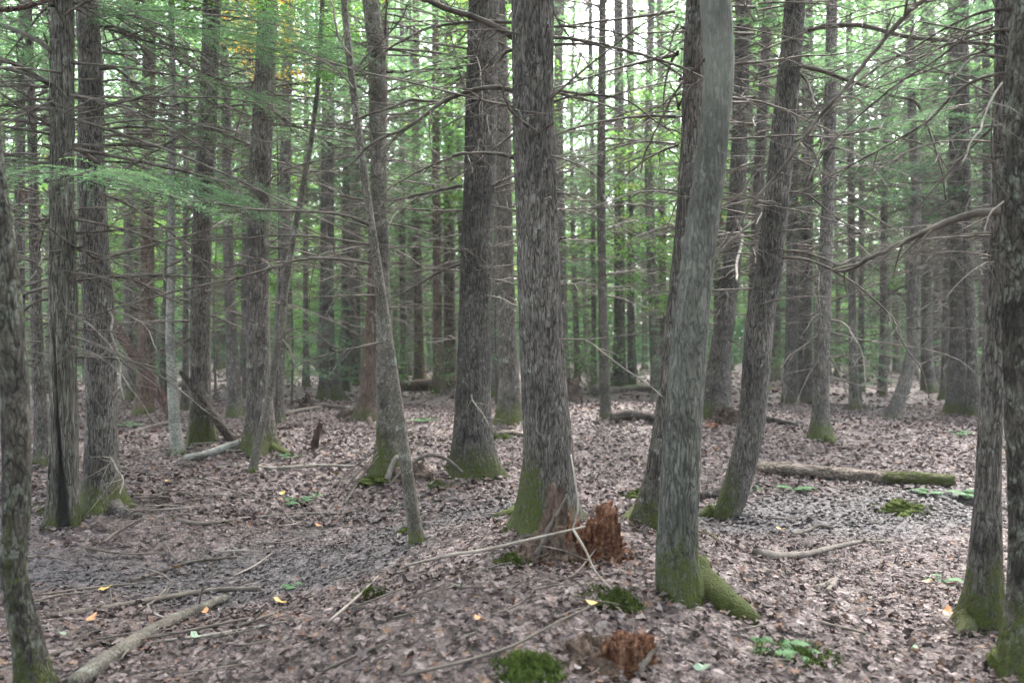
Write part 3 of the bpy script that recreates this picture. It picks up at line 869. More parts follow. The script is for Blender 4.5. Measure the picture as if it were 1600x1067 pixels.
make_tree('T23', "smooth_grey_tree", "smooth grey-green tree curving up, with one thick mossy root",
          [(1116, -10, 44), (1121, 50, 45), (1124, 110, 45), (1117, 200, 44), (1105, 300, 46), (1090, 410, 49), (1080, 500, 52), (1071, 600, 55), (1065, 700, 58), (1060, 800, 61), (1058, 870, 64), (1066, 938, 76)],
          'beech', 110, 260, 0.005, 0.10, 0.15, 0.4, 15, 23, (BROAD[2], 7.0, 1.0), None, mossy=0.35)
make_tree('T24', "shaded_hemlock", "hemlock partly hidden directly behind the smooth grey-green tree",
          [(1088, -10, 28), (1084, 100, 30), (1080, 250, 33), (1072, 380, 36), (1060, 500, 38), (1046, 640, 40), (1032, 740, 44), (1018, 825, 56)],
          'hemlock_grey', 72, 180, 0.008, 0.35, 0.2, 0.35, 15, 24, (C_[1], 7.0, 0.9), (DEAD[3], 1.5, 0.8))
make_tree('T25', "curved_hemlock", "hemlock whose foot curves sideways into moss, right behind the smooth grey-green tree's root",
          [(1243, -10, 30), (1236, 80, 32), (1226, 190, 35), (1212, 320, 37), (1202, 420, 40), (1187, 500, 42), (1182, 570, 41), (1177, 640, 40), (1169, 690, 40), (1158, 735, 41), (1146, 775, 40), (1130, 812, 36)],
          'hemlock', 84, 200, 0.008, 0.10, 0.12, 0.5, 15, 25, (C_[2], 7.5, 0.9), (DEAD[4], 1.4, 0.8), moss_side=3.4)
make_tree('T30', "mossy_foot_tree", "dark slender trunk with a thick mossy foot, beside the big edge trunk",
          [(1570, -10, 26), (1570, 120, 27), (1566, 300, 28), (1557, 480, 29), (1549, 640, 31), (1543, 780, 36), (1539, 880, 46), (1536, 985, 62)],
          'hemlock', 84, 220, 0.006, 0.35, 0.12, 0.5, 12, 30, (C_[3], 5.5, 0.7), (DEAD[2], 1.6, 0.45))
make_tree('T31', "edge_trunk", "thick rough trunk with a scrap of moss, nearest neighbour of the mossy-footed slender trunk",
          [(1622, -10, 70), (1614, 100, 76), (1606, 240, 76), (1604, 400, 74), (1608, 560, 72), (1614, 720, 70), (1620, 860, 72), (1622, 960, 84), (1616, 1075, 118)],
          'lichen_bark', 110, 220, 0.010, 0.12, 0.15, 0.4, 14, 31, (C_[0], 5.5, 0.8), None)
make_tree('T5', "pale_sapling", "slender whitish sapling with a mossy foot",
          [(268, 40, 9), (270, 120, 10), (268, 280, 11), (268, 420, 12), (265, 520, 13), (270, 620, 16), (277, 712, 20)],
          'whitebirch', 24, 90, 0.0, 0.25, 0.1, 0.12, 10, 5, (BROAD[0], 5.5, 0.55), None)
make_tree('T6', "hemlock_tree", "grey hemlock with a mossy foot just behind the whitish sapling",
          [(330, 60, 26), (324, 200, 27), (316, 350, 29), (313, 480, 30), (313, 600, 31), (316, 695, 38)],
          'hemlock_grey', 32, 90, 0.005, 0.3, 0.2, 0.45, 15, 6, (C_[1], 5.5, 1.0), (DEAD[1], 0.6, 1.0))
make_tree('T7', "hemlock_tree", "pale-sided hemlock with mossy roots spreading from its foot",
          [(421, -10, 28), (415, 100, 30), (408, 240, 32), (403, 380, 33), (403, 520, 35), (405, 620, 38), (406, 705, 46)],
          'hemlock_grey', 40, 110, 0.006, 0.35, 0.22, 0.32, 16, 7, (C_[2], 6.5, 1.0), (DEAD[3], 0.8, 1.0))
make_tree('T11', "hemlock_tree", "straight hemlock whose mossy foot flares out in the open leaf-covered clearing",
          [(512, -10, 19), (513, 200, 20), (511, 400, 21), (511, 520, 22), (514, 626, 32)],
          'hemlock', 24, 60, 0.004, 0.5, 0.35, 0.5, 17, 11, (C_[3], 6.5, 1.1), (DEAD[4], 1.0, 1.2))
make_tree('T17', "reddish_tree", "reddish-brown trunk with splayed roots behind the pale forked tree",
          [(590, 380, 24), (584, 500, 25), (578, 590, 28), (578, 656, 40)],
          'redbark', 28, 60, 0.006, 0.4, 0.3, 0.25, 15, 17, (C_[0], 6.0, 1.0), (DEAD[2], 1.0, 1.0))
make_tree('T19', "hemlock_tree", "hemlock with a yellowish mossy foot seen between the two biggest hemlocks",
          [(776, 0, 25), (785, 200, 26), (789, 400, 27), (793, 540, 28), (798, 662, 38)],
          'hemlock_grey', 28, 70, 0.005, 0.4, 0.3, 0.45, 16, 19, (C_[1], 7.5, 1.0), (DEAD[0], 1.0, 1.0))
make_tree('T21', "straight_tree", "slim straight trunk standing alone beyond the orange stump",
          [(942, -10, 11), (940, 150, 12), (939, 300, 13), (941, 450, 14), (944, 560, 15), (946, 653, 17)],
          'sapling', 24, 70, 0.0, 0.2, 0.12, 0.1, 16, 21, (CROWNS_SPARSE[0], 8.0, 1.0), (DEAD[2], 1.2, 1.0))
make_tree('T26', "hemlock_tree", "hemlock with orange crumbled wood about its foot, behind the curved hemlock",
          [(1160, 20, 22), (1158, 150, 24), (1152, 300, 26), (1140, 450, 28), (1124, 560, 32), (1118, 655, 50)],
          'hemlock', 28, 70, 0.005, 0.35, 0.3, 0.25, 16, 26, (C_[2], 6.5, 1.0), (DEAD_BIG[1], 0.8, 1.0))
make_tree('T27', "bare_limbed_tree", "dark trunk with drooping bare limbs and a mossy foot in the leafy open ground",
          [(1300, -10, 16), (1298, 150, 18), (1294, 300, 19), (1288, 450, 21), (1284, 560, 23), (1282, 640, 25), (1280, 688, 34)],
          'hemlock', 32, 90, 0.004, 0.3, 0.15, 0.4, 14, 27, (C_[3], 6.5, 0.8), (DEAD_BIG[2], 0.3, 0.9))
make_tree('T29', "bowed_tree", "trunk bowed at its foot like a sabre among the thin far trunks",
          [(1424, 160, 13), (1432, 300, 15), (1428, 440, 17), (1428, 540, 18), (1414, 600, 20), (1392, 655, 22)],
          'hemlock', 24, 70, 0.0, 0.15, 0.1, 0.15, 13, 29, (C_[0], 5.5, 0.9), (DEAD[1], 0.8, 1.0))
make_tree('T28', "thick_far_tree", "thick dark hemlock with a broken side limb, next to a thin twin",
          [(1496, 120, 26), (1498, 250, 27), (1500, 400, 28), (1500, 540, 29), (1499, 645, 40)],
          'hemlock', 28, 70, 0.005, 0.3, 0.25, 0.3, 15, 28, (C_[1], 5.5, 1.0), (DEAD_BIG[0], 0.6, 1.0))
make_tree('T28b', "thin_far_tree", "thin twin trunk leaning beside the thick dark hemlock",
          [(1508, 200, 13), (1512, 400, 14), (1518, 540, 15), (1522, 650, 22)],
          'hemlock_grey', 20, 50, 0.0, 0.3, 0.2, 0.25, 13, 128, (CROWNS_SPARSE[1], 6, 0.9), (DEAD[3], 0.8, 0.9))
make_tree('T4', "dark_thin_tree", "dark thin trunk half hidden between the lichen-blotched tree and the scarred tree",
          [(44, 0, 10), (50, 200, 13), (55, 420, 16), (58, 540, 18), (63, 640, 20), (70, 728, 28)],
          'hemlock', 24, 70, 0.003, 0.3, 0.2, 0.2, 13, 4, (C_[2], 4.6, 0.8), (DEAD_BIG[1], 0.4, 0.9))
make_tree('T13', "dark_far_tree", "dark mossy-footed trunk between the two grey hemlocks near the whitish sapling",
          [(352, 100, 13), (355, 250, 15), (357, 400, 16), (362, 540, 18), (368, 652, 24)],
          'hemlock', 20, 60, 0.0, 0.3, 0.2, 0.3, 15, 13, (C_[3], 6, 1.0), (DEAD[0], 0.8, 1.1))
make_tree('T14', "straight_far_tree", "straight brown trunk behind the leaning red-brown dead trunk",
          [(232, 280, 19), (230, 400, 20), (228, 500, 21), (226, 645, 28)],
          'redbark', 20, 60, 0.003, 0.3, 0.2, 0.2, 15, 14, (C_[0], 4.5, 1.1), (DEAD[4], 0.8, 1.1))
make_tree('T10b', "pinkish_tree", "pinkish-grey trunk beside the pale-sided hemlock, behind the slanting thin stem",
          [(452, 0, 14), (447, 200, 16), (444, 400, 18), (436, 540, 18), (430, 660, 24)],
          'hemlock_grey', 20, 60, 0.0, 0.25, 0.2, 0.2, 14, 110, (CROWNS_SPARSE[0], 6, 1.0), (DEAD[2], 0.8, 1.0))
make_tree('T10', "slanting_stem", "thin crooked stem slanting past the pale-sided hemlock",
          [(497, 130, 7), (486, 220, 8), (468, 320, 9), (448, 430, 10), (438, 520, 10), (420, 620, 11), (404, 690, 12), (394, 738, 14)],
          'sapling', 16, 80, 0.001, 0.15, 0.08, 0.08, 6, 10, (BROAD[1], 4.5, 0.4), None)

# further trunks between and behind them: (px at eye height, top px, width px, foot y)
rest = [(540, 545, 14, 612, 'hemlock'), (655, 650, 14, 596, 'redbark'), (684, 680, 14, 612, 'redbark'), (702, 700, 18, 604, 'redbark'),
        (880, 872, 16, 612, 'hemlock_grey'), (928, 922, 8, 600, 'hemlock'), (968, 966, 18, 604, 'hemlock'), (986, 982, 10, 602, 'hemlock'),
        (1036, 1030, 12, 600, 'hemlock'), (1176, 1200, 20, 648, 'hemlock'), (1236, 1238, 18, 632, 'hemlock'), (1258, 1262, 20, 630, 'hemlock'),
        (1332, 1326, 12, 640, 'hemlock_grey'), (1346, 1352, 9, 612, 'hemlock'), (1380, 1388, 11, 618, 'hemlock_grey'), (1448, 1444, 16, 612, 'hemlock'),
        (1546, 1540, 14, 640, 'hemlock'), (478, 480, 9, 604, 'hemlock_grey'), (630, 628, 10, 596, 'hemlock'), (560, 556, 7, 600, 'hemlock_grey'),
        (290, 292, 9, 640, 'hemlock'), (200, 204, 14, 624, 'hemlock_grey'), (30, 36, 16, 660, 'hemlock'), (385, 380, 9, 622, 'hemlock')]
REST_L = ["slender trunk just beside the straight hemlock of the clearing", "reddish trunk above the crumbling red log's near end", "reddish trunk in front of the crumbling red log", "broad reddish trunk behind the tall straight hemlock",
          "grey trunk showing past the upper edge of the big ridged hemlock", "pole-thin trunk close by the slim straight trunk", "dark trunk between the slim straight trunk and a thin companion", "thin dark companion trunk past the slim straight trunk",
          "slender trunk half hidden behind the shaded hemlock", "leaning trunk seen behind the curved hemlock's middle", "first of two close dark trunks between the curved hemlock and the bare-limbed trunk", "second of two close dark trunks, beside the bare-limbed trunk",
          "grey slender trunk just past the bare-limbed trunk", "very thin trunk next to a grey slender one past the bare-limbed trunk", "grey thin trunk before the bowed trunk", "straight dark trunk close behind the bowed trunk",
          "dark trunk between the thin twin and the slender mossy-footed trunk", "thin grey trunk between the slanting stem and the straight clearing hemlock", "thin trunk just past the slim leaning sapling, far back", "grey pole-thin trunk behind the sapling's lower limbs",
          "thin dark trunk just past the whitish sapling", "grey trunk behind the broad hemlock with the sideways root", "dark trunk showing past the lichen-blotched tree", "thin dark trunk against the pale-sided hemlock's side"]
for k, (x1, x0, w, fy, mt) in enumerate(rest):
    make_tree('R%d' % k, "far_trunk", REST_L[k],
              [(x0, 0, w * 0.75), ((x0 + x1) / 2 + random.uniform(-3, 3), 280, w * 0.9), (x1, 533, w), (x1 + random.uniform(-3, 3), fy, w * 1.35)],
              mt, 16, 36, 0.0, 0.35, 0.25, 0.3, random.uniform(13, 18), 500 + k, (NEAR_CROWNS[k % 4], random.uniform(3.6, 6.5), random.uniform(0.85, 1.15)),
              (DEAD[k % 5], 0.6, random.uniform(0.9, 1.2)), "slender trunks in the dim wood")

# the wood goes on: smaller trees further back, copies of a few kinds
def background():
    kinds = []
    for k in range(5):
        r = np.random.default_rng(700 + k)
        zz = np.concatenate([np.linspace(-0.3, 1.2, 8), np.linspace(1.6, 16, 14)])
        P = np.stack([0.12 * np.sin(zz * 0.35 + k) + r.normal(0, 0.006) * zz, 0.1 * np.cos(zz * 0.4 + k * 2), zz], -1)
        P[:, :2] -= P[6, :2]
        R = np.interp(zz, [-0.3, 1.5, 16], [0.15, 0.13, 0.04]) * r.uniform(0.8, 1.3)
        kinds.append(trunk_mesh("trunk", P, R, 0.0, 12, M['hemlock' if k % 2 else 'hemlock_grey'], 0.4, 0.25, 0, 0.3, 700 + k))
    placed = [(t['origin'][0], t['origin'][1]) for t in TREES.values()]
    n = 0; tries = 0
    r = np.random.default_rng(99)
    while n < 122 and tries < 6000:
        tries += 1
        y = r.uniform(20, 54); x = r.uniform(-0.72, 0.72) * y
        if min((x - a) ** 2 + (y - b) ** 2 for a, b in placed) < (1.5 if y < 30 else 3.0): continue
        u = x / y
        if 0.06 < u < 0.17 and y > 26 and r.random() < 0.45: continue     # the gap where the sky shows
        placed.append((x, y))
        z = float(height(x, y))
        evergreen = r.random() < 0.5
        root = tag(link("background_tree", None, loc=(x, y, z), rotz=r.random() * 6.28), 
                   "distant evergreen deep in the wood" if evergreen else "distant leafy tree with light yellow-green foliage deep in the wood",
                   "tree", "evergreens deep in the wood" if evergreen else "leafy trees deep in the wood")
        s = r.uniform(0.75, 1.25)
        link("trunk", kinds[n % 5], root, scale=s)
        if evergreen:
            cm, cw = CROWNS[n % 4]
            zc, sc = r.uniform(2.0, 5.5), r.uniform(0.6, 0.9)
            if y < 40: link("bare_limb_framework", DEAD[n % 5], root, (0, 0, 0), r.random() * 6.28, r.uniform(0.9, 1.2))["kind"] = "stuff"
        else:
            cm, cw = BROAD[n % 3]
            zc, sc = r.uniform(1.2, 5.0), r.uniform(0.8, 1.3)
        a = r.random() * 6.28
        link("crown", cm, root, (0, 0, zc), a, sc); link("limb_framework", cw, root, (0, 0, zc), a, sc)["kind"] = "stuff"
        n += 1
background()

# ------------------------------------------------------------------ limbs the photograph lets one follow
B = branch
B('T20', [(806, 62), (775, 42), (735, 25), (700, 14), (664, -2)], 10, 8, twigs=2, dd=0.5)
B('T20', [(804, 36), (760, 34), (712, 36), (665, 44), (632, 58), (600, 78), (560, 112)], 5.5, 2.5, twigs=6)
B('T20', [(806, 144), (778, 137), (745, 140), (712, 150), (684, 164), (650, 188), (620, 207), (580, 226), (540, 258)], 8, 3, twigs=8)
B('T20', [(690, 160), (664, 158), (640, 155), (612, 166), (570, 180), (528, 194)], 5, 2, twigs=6)
B('T20', [(803, 248), (780, 242), (745, 242), (702, 248)], 6, 4, twigs=0, dd=0.15)
B('T20', [(808, 78), (790, 82), (776, 98), (768, 118)], 6, 3, twigs=3)
B('T20', [(864, 42), (915, 42), (950, 48), (985, 62), (1040, 100)], 3.5, 1.5, twigs=5)
B('T20', [(864, 70), (910, 70), (960, 78), (1010, 90), (1045, 110), (1075, 130)], 4.5, 2, twigs=6)
B('T20', [(864, 142), (900, 143), (935, 143)], 4, 3.5, 'twig', twigs=1)
B('T20', [(864, 160), (895, 150), (930, 148), (980, 156), (1030, 190), (1075, 204)], 4, 1.8, twigs=5)
B('T20', [(866, 300), (890, 303), (940, 307)], 3, 1.2, 'twig', twigs=2)
B('T20', [(872, 377), (880, 372), (886, 369)], 4, 3, twigs=0, dd=0.05)
B('T20', [(874, 444), (900, 444), (920, 443)], 3.2, 2, 'palewood', twigs=2)
B('T20', [(876, 530), (915, 532), (945, 550), (985, 578), (1010, 592), (1040, 615)], 3, 1.3, 'palewood', twigs=2, dd=0.2)
B('T20', [(818, 316), (838, 314), (855, 316), (866, 319)], 3, 2.5, 'palewood', twigs=0, dd=0.25)
B('T20', [(834, 240), (838, 222), (850, 205), (868, 192)], 5, 2.5, twigs=1, dd=0.25)
B('T20', [(838, 80), (850, 60), (855, 40)], 5, 2.5, twigs=1, dd=0.3)
B('T20', [(806, 330), (790, 326), (772, 324)], 4, 2, twigs=1)
B('T18', [(722, 290), (690, 297), (650, 306), (610, 315), (560, 312), (530, 306)], 6, 2.5, twigs=6)
B('T18', [(726, 328), (690, 330), (650, 328), (600, 327)], 4, 2, 'twig', twigs=6)
B('T18', [(722, 412), (690, 424), (655, 445), (616, 468)], 4, 2, twigs=5)
B('T18', [(724, 105), (690, 108), (640, 112), (600, 113), (545, 116), (500, 108)], 6, 3, twigs=8)
B('T18', [(742, 130), (756, 100), (766, 70), (775, 60)], 5, 3, twigs=5)
B('T18', [(770, 165), (755, 195), (748, 220), (745, 245)], 3, 1.2, 'palewood', twigs=8, dd=0.3)
B('T18', [(752, 470), (765, 462), (790, 468), (808, 478)], 3, 1.5, 'palewood', twigs=3, dd=0.4)
B('T18', [(724, 592), (735, 602), (738, 625), (752, 645), (766, 668)], 3.5, 1.2, 'palewood', twigs=5, dd=0.5)
B('T18', [(716, 598), (695, 630), (670, 665), (650, 700), (625, 725)], 2.5, 1.2, 'stick', twigs=7, dd=0.6)
B('T18', [(720, 528), (690, 532), (668, 536)], 3, 1.5, 'palewood', twigs=2)
B('T16', [(576, 352), (545, 338), (500, 332), (450, 330), (400, 328), (350, 320), (290, 314), (230, 302), (165, 297)], 5, 1.6, twigs=12, dd=-0.4)
B('T16', [(578, 383), (530, 374), (480, 368), (420, 366), (350, 373), (280, 374)], 4, 1.5, twigs=7, dd=-0.4)
B('T16', [(579, 412), (540, 406), (480, 405), (430, 417), (370, 436), (310, 450), (230, 470), (160, 492), (90, 520)], 5, 1.5, twigs=12, dd=0.3)
B('T16', [(601, 534), (570, 540), (530, 550), (480, 566), (440, 588)], 3.5, 1.4, 'twig', twigs=5)
B('T16', [(590, 450), (570, 442), (545, 435)], 3, 1.4, 'twig', twigs=3)
B('T16', [(556, 112), (575, 85), (600, 60), (625, 35), (640, 0)], 4, 2, twigs=5)
B('T16', [(549, 90), (530, 60), (520, 20), (512, -5)], 4, 2.5, twigs=4)
B('T16', [(553, 140), (530, 112), (495, 92), (455, 84)], 4, 2, twigs=5)
B('T25', [(1256, 50), (1290, 42), (1340, 40), (1385, 48), (1430, 58), (1490, 64), (1556, 70)], 7.5, 5, twigs=6, dd=1.2)
B('T25', [(1250, 103), (1280, 110), (1320, 124), (1360, 136), (1400, 150), (1432, 158), (1455, 200), (1475, 262), (1484, 305)], 6.5, 2.5, twigs=8, dd=0.4)
B('T25', [(1248, 113), (1262, 130), (1268, 150), (1276, 166)], 5, 3, twigs=2)
B('T25', [(1240, 222), (1265, 213), (1310, 212), (1350, 206), (1376, 204), (1410, 222), (1450, 240), (1475, 275)], 5, 2, twigs=8)
B('T25', [(1252, 222), (1270, 235), (1280, 258), (1284, 285)], 4, 2.5, twigs=3, dd=0.3)
B('T25', [(1220, 393), (1255, 394), (1290, 405), (1312, 412), (1345, 402)], 5, 3, twigs=5)
B('T25', [(1216, 402), (1260, 406), (1310, 428), (1355, 460), (1395, 500), (1414, 545), (1440, 580), (1452, 625)], 5, 1.6, twigs=9, dd=0.4)
B('T25', [(1224, 330), (1240, 320), (1262, 308)], 4, 2, twigs=1, dd=0.2)
B('T25', [(1232, 300), (1262, 305), (1290, 330), (1320, 355), (1350, 372)], 4, 2, twigs=4)
B('T31', [(1564, 330), (1530, 333), (1490, 344), (1450, 362), (1405, 384), (1370, 400), (1335, 418), (1305, 426)], 13, 6, twigs=4, dd=-0.6, sides=10)
B('T30', [(1576, 114), (1535, 122), (1495, 142), (1455, 182), (1420, 205), (1370, 232), (1310, 262), (1230, 305)], 6, 2, twigs=9, dd=-0.5)
B('T30', [(1575, 90), (1530, 88), (1508, 100), (1498, 118), (1482, 128)], 4, 2.5, twigs=3)
B('T30', [(1580, 14), (1540, 18), (1490, 38), (1430, 72), (1370, 105), (1310, 150), (1260, 190)], 5, 1.8, twigs=8, dd=-0.6)
B('T30', [(1578, 45), (1540, 52), (1500, 66), (1460, 95), (1400, 130), (1340, 180), (1290, 232), (1250, 300)], 5, 1.6, twigs=8, dd=-0.4)
B('T30', [(1572, 195), (1535, 198), (1500, 205), (1470, 232)], 4, 1.5, 'twig', twigs=4)
B('T31', [(1566, 130), (1552, 150), (1535, 190), (1524, 215), (1490, 262)], 3, 1.4, 'palewood', twigs=4)
B('T31', [(1568, 315), (1552, 330), (1545, 356)], 3, 1.5, 'palewood', twigs=0)
B('T27', [(1290, 498), (1318, 506), (1335, 530), (1348, 560), (1350, 608)], 3.5, 1.2, 'palewood', twigs=5, dd=0.5)
B('T27', [(1288, 548), (1304, 570), (1320, 600), (1330, 632)], 3, 1.2, 'stick', twigs=5, dd=0.5)
B('T27', [(1278, 524), (1250, 545), (1228, 562), (1220, 590), (1228, 612), (1222, 640)], 3, 1.2, 'stick', twigs=6, dd=0.5)
B('T27', [(1280, 560), (1262, 590), (1246, 625), (1238, 655)], 3, 1.2, 'stick', twigs=4, dd=0.3)
B('T27', [(1298, 520), (1350, 532), (1410, 540), (1480, 556), (1520, 578), (1545, 612)], 3, 1.1, 'twig', twigs=8, dd=0.4)
B('T2', [(82, 82), (60, 65), (30, 50), (-4, 38)], 8, 7, twigs=2)
B('T2', [(80, 134), (55, 118), (25, 100), (-4, 88)], 8, 7, twigs=2)
B('T2', [(80, 156), (40, 155), (-4, 162)], 4, 3, twigs=3)
B('T2', [(78, 196), (50, 191), (20, 188), (-4, 187)], 5.5, 5, twigs=1)
B('T2', [(78, 210), (40, 204), (-4, 200)], 4, 3, twigs=3)
B('T2', [(76, 248), (40, 246), (-4, 243)], 4, 3.5, twigs=3)
B('T2', [(84, -2), (50, 8), (20, 14), (-4, 16)], 8, 8, 'deadred', twigs=3)
B('T2', [(80, 448), (52, 455), (22, 468), (-4, 478)], 5, 4, 'stick', twigs=2)
B('T2', [(80, 466), (52, 474), (24, 496), (0, 512)], 5, 4, 'stick', twigs=2)
B('T3', [(156, 108), (180, 108), (200, 122), (222, 142), (240, 155), (268, 167), (312, 158)], 5.5, 2, twigs=6)
B('T3', [(156, 42), (185, 44), (220, 62), (260, 72), (330, 86)], 4.5, 2, twigs=5)
B('T3', [(156, 229), (190, 226), (230, 228), (280, 232), (332, 236)], 5.5, 3, twigs=5)
B('T3', [(160, 252), (200, 256), (240, 268)], 3.5, 2, twigs=3)
B('T3', [(172, 432), (210, 438), (250, 460), (310, 486), (330, 498)], 4, 1.5, 'stick', twigs=6)
B('T3', [(166, 478), (176, 498), (174, 520), (186, 560), (190, 595), (196, 625)], 4.5, 2, 'palewood', twigs=5, dd=0.6)
B('T3', [(176, 485), (205, 495), (230, 512), (248, 550)], 3, 1.2, 'palewood', twigs=5, dd=0.4)
B('T3', [(152, 720), (172, 715), (185, 735), (196, 752), (192, 775)], 4, 2, 'palewood', twigs=5, dd=0.5)
B('T7', [(420, 170), (450, 190), (490, 210), (530, 232)], 3.5, 1.5, twigs=7)
B('T7', [(400, 300), (370, 310), (330, 330), (290, 345)], 3.5, 1.5, twigs=7)
B('T23', [(1078, 446), (1100, 420), (1135, 375), (1180, 312), (1225, 258), (1262, 205), (1300, 155), (1360, 85), (1425, 10), (1445, -10)], 2.5, 7, 'twig', twigs=8, dd=0.8, sides=7)
B('T23', [(1128, 62), (1105, 88), (1080, 112), (1050, 150), (1030, 185), (1010, 230), (996, 272)], 4.5, 2, 'deadred', twigs=2, dd=0.3)
B('T24', [(1062, 300), (1040, 296), (1010, 298), (985, 308)], 3, 1.3, 'twig', twigs=4)
B('T26', [(1150, 340), (1160, 372), (1152, 410), (1150, 445)], 5, 2.5, 'palewood', twigs=4, dd=4.5)
root_part('T3', [(165, 790), (182, 800), (200, 806), (222, 806)], 34, 8, seed=3, moss=0.2)
root_part('T7', [(412, 695), (425, 702), (440, 707), (458, 712)], 18, 6, seed=4, moss=1.2)
root_part('T7', [(398, 698), (392, 708), (388, 716)], 14, 5, seed=5, moss=1.0)
root_part('T23', [(1078, 912), (1105, 930), (1135, 948), (1165, 964), (1185, 972)], 62, 20, seed=6, moss=0.95)
root_part('T20', [(822, 795), (805, 800), (788, 804), (770, 808)], 40, 10, seed=7, moss=1.2)
root_part('T24', [(1008, 800), (996, 806), (985, 808), (970, 812)], 40, 10, seed=8, moss=1.1)
root_part('T25', [(1118, 805), (1105, 806), (1090, 808)], 28, 8, seed=10, moss=1.0)
root_part('T30', [(1525, 985), (1508, 990), (1488, 996)], 34, 12, seed=11, moss=0.8)
root_part('T31', [(1575, 1050), (1555, 1040), (1540, 1036)], 50, 18, seed=12, moss=1.1)
root_part('T17', [(566, 652), (552, 655), (535, 660)], 14, 5, seed=13, moss=0.2)
root_part('T17', [(572, 656), (580, 664), (585, 672)], 10, 4, seed=14, moss=0.2)
root_part('T18', [(765, 738), (775, 742), (785, 744)], 24, 8, seed=15, moss=1.0)
root_part('T27', [(1288, 688), (1298, 692), (1310, 696)], 16, 5, seed=16, moss=1.0)

# live evergreen sprays hanging in view, each a part of the tree it grows on
def near_foliage(key, specs, seed, el=0.028, ew=0.008, e_sp=0.020, sub_sp=0.05, tint=0.35):
    t = TREES[key]; r = np.random.default_rng(seed)
    for (px, py, D, L, ang, n) in specs:
        acc, wood = Acc(), Acc()
        for k in range(n):
            p = at(px + r.normal(0, 14) * (n > 1), py + r.normal(0, 9) * (n > 1), D + r.normal(0, 0.25) * (n > 1))
            a = math.radians(ang + r.normal(0, 22))
            hemlock_spray(acc, wood, p, [math.cos(a), math.sin(a) , r.uniform(-0.12, 0.1)], L * r.uniform(0.65, 1.1), r, el, ew, sub_sp, e_sp, droop=r.uniform(0.08, 0.25), tint0=tint + r.normal(0, 0.1), t_start=0.12, rb=0.007, spread=0.4)
        o = link("needle_spray", acc.mesh("needle_spray", M['needles'], False, t['origin']), t['root'])
        link("twig_stem", wood.mesh("twig_stem", M['twig']), o, -t['origin'])["kind"] = "stuff"
near_foliage('T2', [(90, 268, 6.2, 1.3, -20, 3), (60, 282, 6.0, 1.2, 200, 3), (150, 268, 6.4, 1.3, 5, 3), (230, 278, 6.6, 1.1, 10, 2), (20, 286, 6.2, 1.0, 190, 3), (300, 290, 6.8, 0.9, 5, 1), (60, 250, 6.4, 1.0, 180, 2),
                    (60, 20, 7.0, 1.2, 160, 3), (30, 120, 7.2, 1.0, 170, 3), (80, 60, 7.4, 1.0, 120, 2), (40, 200, 7.2, 0.9, 170, 2)], 41)
near_foliage('T3', [(170, 30, 7.4, 1.5, -15, 3), (260, 40, 7.6, 1.4, 10, 2), (340, 70, 8.0, 1.3, 0, 3), (240, 110, 8.4, 1.2, 20, 2), (420, 30, 8.2, 1.2, 10, 2),
                    (200, 170, 8.6, 1.1, 20, 2), (300, 10, 7.2, 1.4, 20, 3), (340, 140, 9.0, 1.1, 20, 2), (110, 10, 7.0, 1.0, 0, 2), (470, 80, 9.0, 1.0, 20, 2)], 42)
near_foliage('T20', [(735, 95, 6.6, 0.5, 190, 2), (690, 100, 6.8, 0.45, 190, 1)], 43)
near_foliage('T21', [(960, 100, 16.0, 1.8, 20, 3), (1010, 150, 16.5, 1.8, 0, 3), (900, 60, 17, 1.6, 180, 2)], 44, 0.05, 0.016, 0.035, 0.09, 0.5)
near_foliage('T6', [(230, 330, 12, 1.6, 200, 3), (210, 390, 12.5, 1.5, 180, 3), (300, 240, 12, 1.5, 180, 3), (360, 300, 12.5, 1.4, 10, 3), (250, 250, 13, 1.6, 170, 3), (380, 200, 12, 1.5, 0, 3)], 45, 0.04, 0.013, 0.03, 0.08, 0.35)
near_foliage('T30', [(1460, 130, 7.5, 1.0, 170, 2), (1400, 60, 8.5, 1.2, 160, 3), (1510, 170, 7.0, 0.8, 150, 2)], 46, tint=0.3)
near_foliage('T28', [(1480, 250, 15, 1.8, 170, 3), (1400, 200, 16, 1.8, 190, 3), (1540, 230, 15, 1.6, 0, 3), (1420, 300, 15.5, 1.6, 180, 3)], 47, 0.05, 0.016, 0.035, 0.09, 0.3)

# ------------------------------------------------------------------ fallen and leaning wood
def free_log(name, label, cat, pts, rads, mat, sides=12, seed=0, moss=0.0, moss_from=None, group=None, twigs=0, rough=0.15, n=None, bark_parts=None):
    """a stick or log along world points"""
    P = np.asarray(pts, float)
    n = n or max(10, 6 * len(P))
    S = smooth_path(P, n)
    R = np.interp(np.linspace(0, 1, n), np.linspace(0, 1, len(rads)), rads)
    acc = Acc()
    V, Q, T = tube(S, R, sides, True, seed, rough)
    q = fbm(V * 6, 3, seed + 1)
    mz = np.zeros(len(V))
    tpos = np.concatenate([np.repeat(np.linspace(0, 1, n), sides), [0, 1]])
    if moss_from is not None:
        mz = sstep(moss_from, moss_from + 0.12, tpos + 0.2 * (q - 0.5)) * moss
    else:
        mz = moss * q * 1.2
    acc.add(V, Q, T, moss=np.clip(mz, 0, 1))
    r = np.random.default_rng(seed)
    if twigs: side_twigs(acc, S, R, twigs, 0.12, 0.45, r, sides=4, moss=0.0)
    origin = S[0]
    return tag(link(name, acc.mesh(name, M[mat], True, origin), loc=origin), label, cat, group)

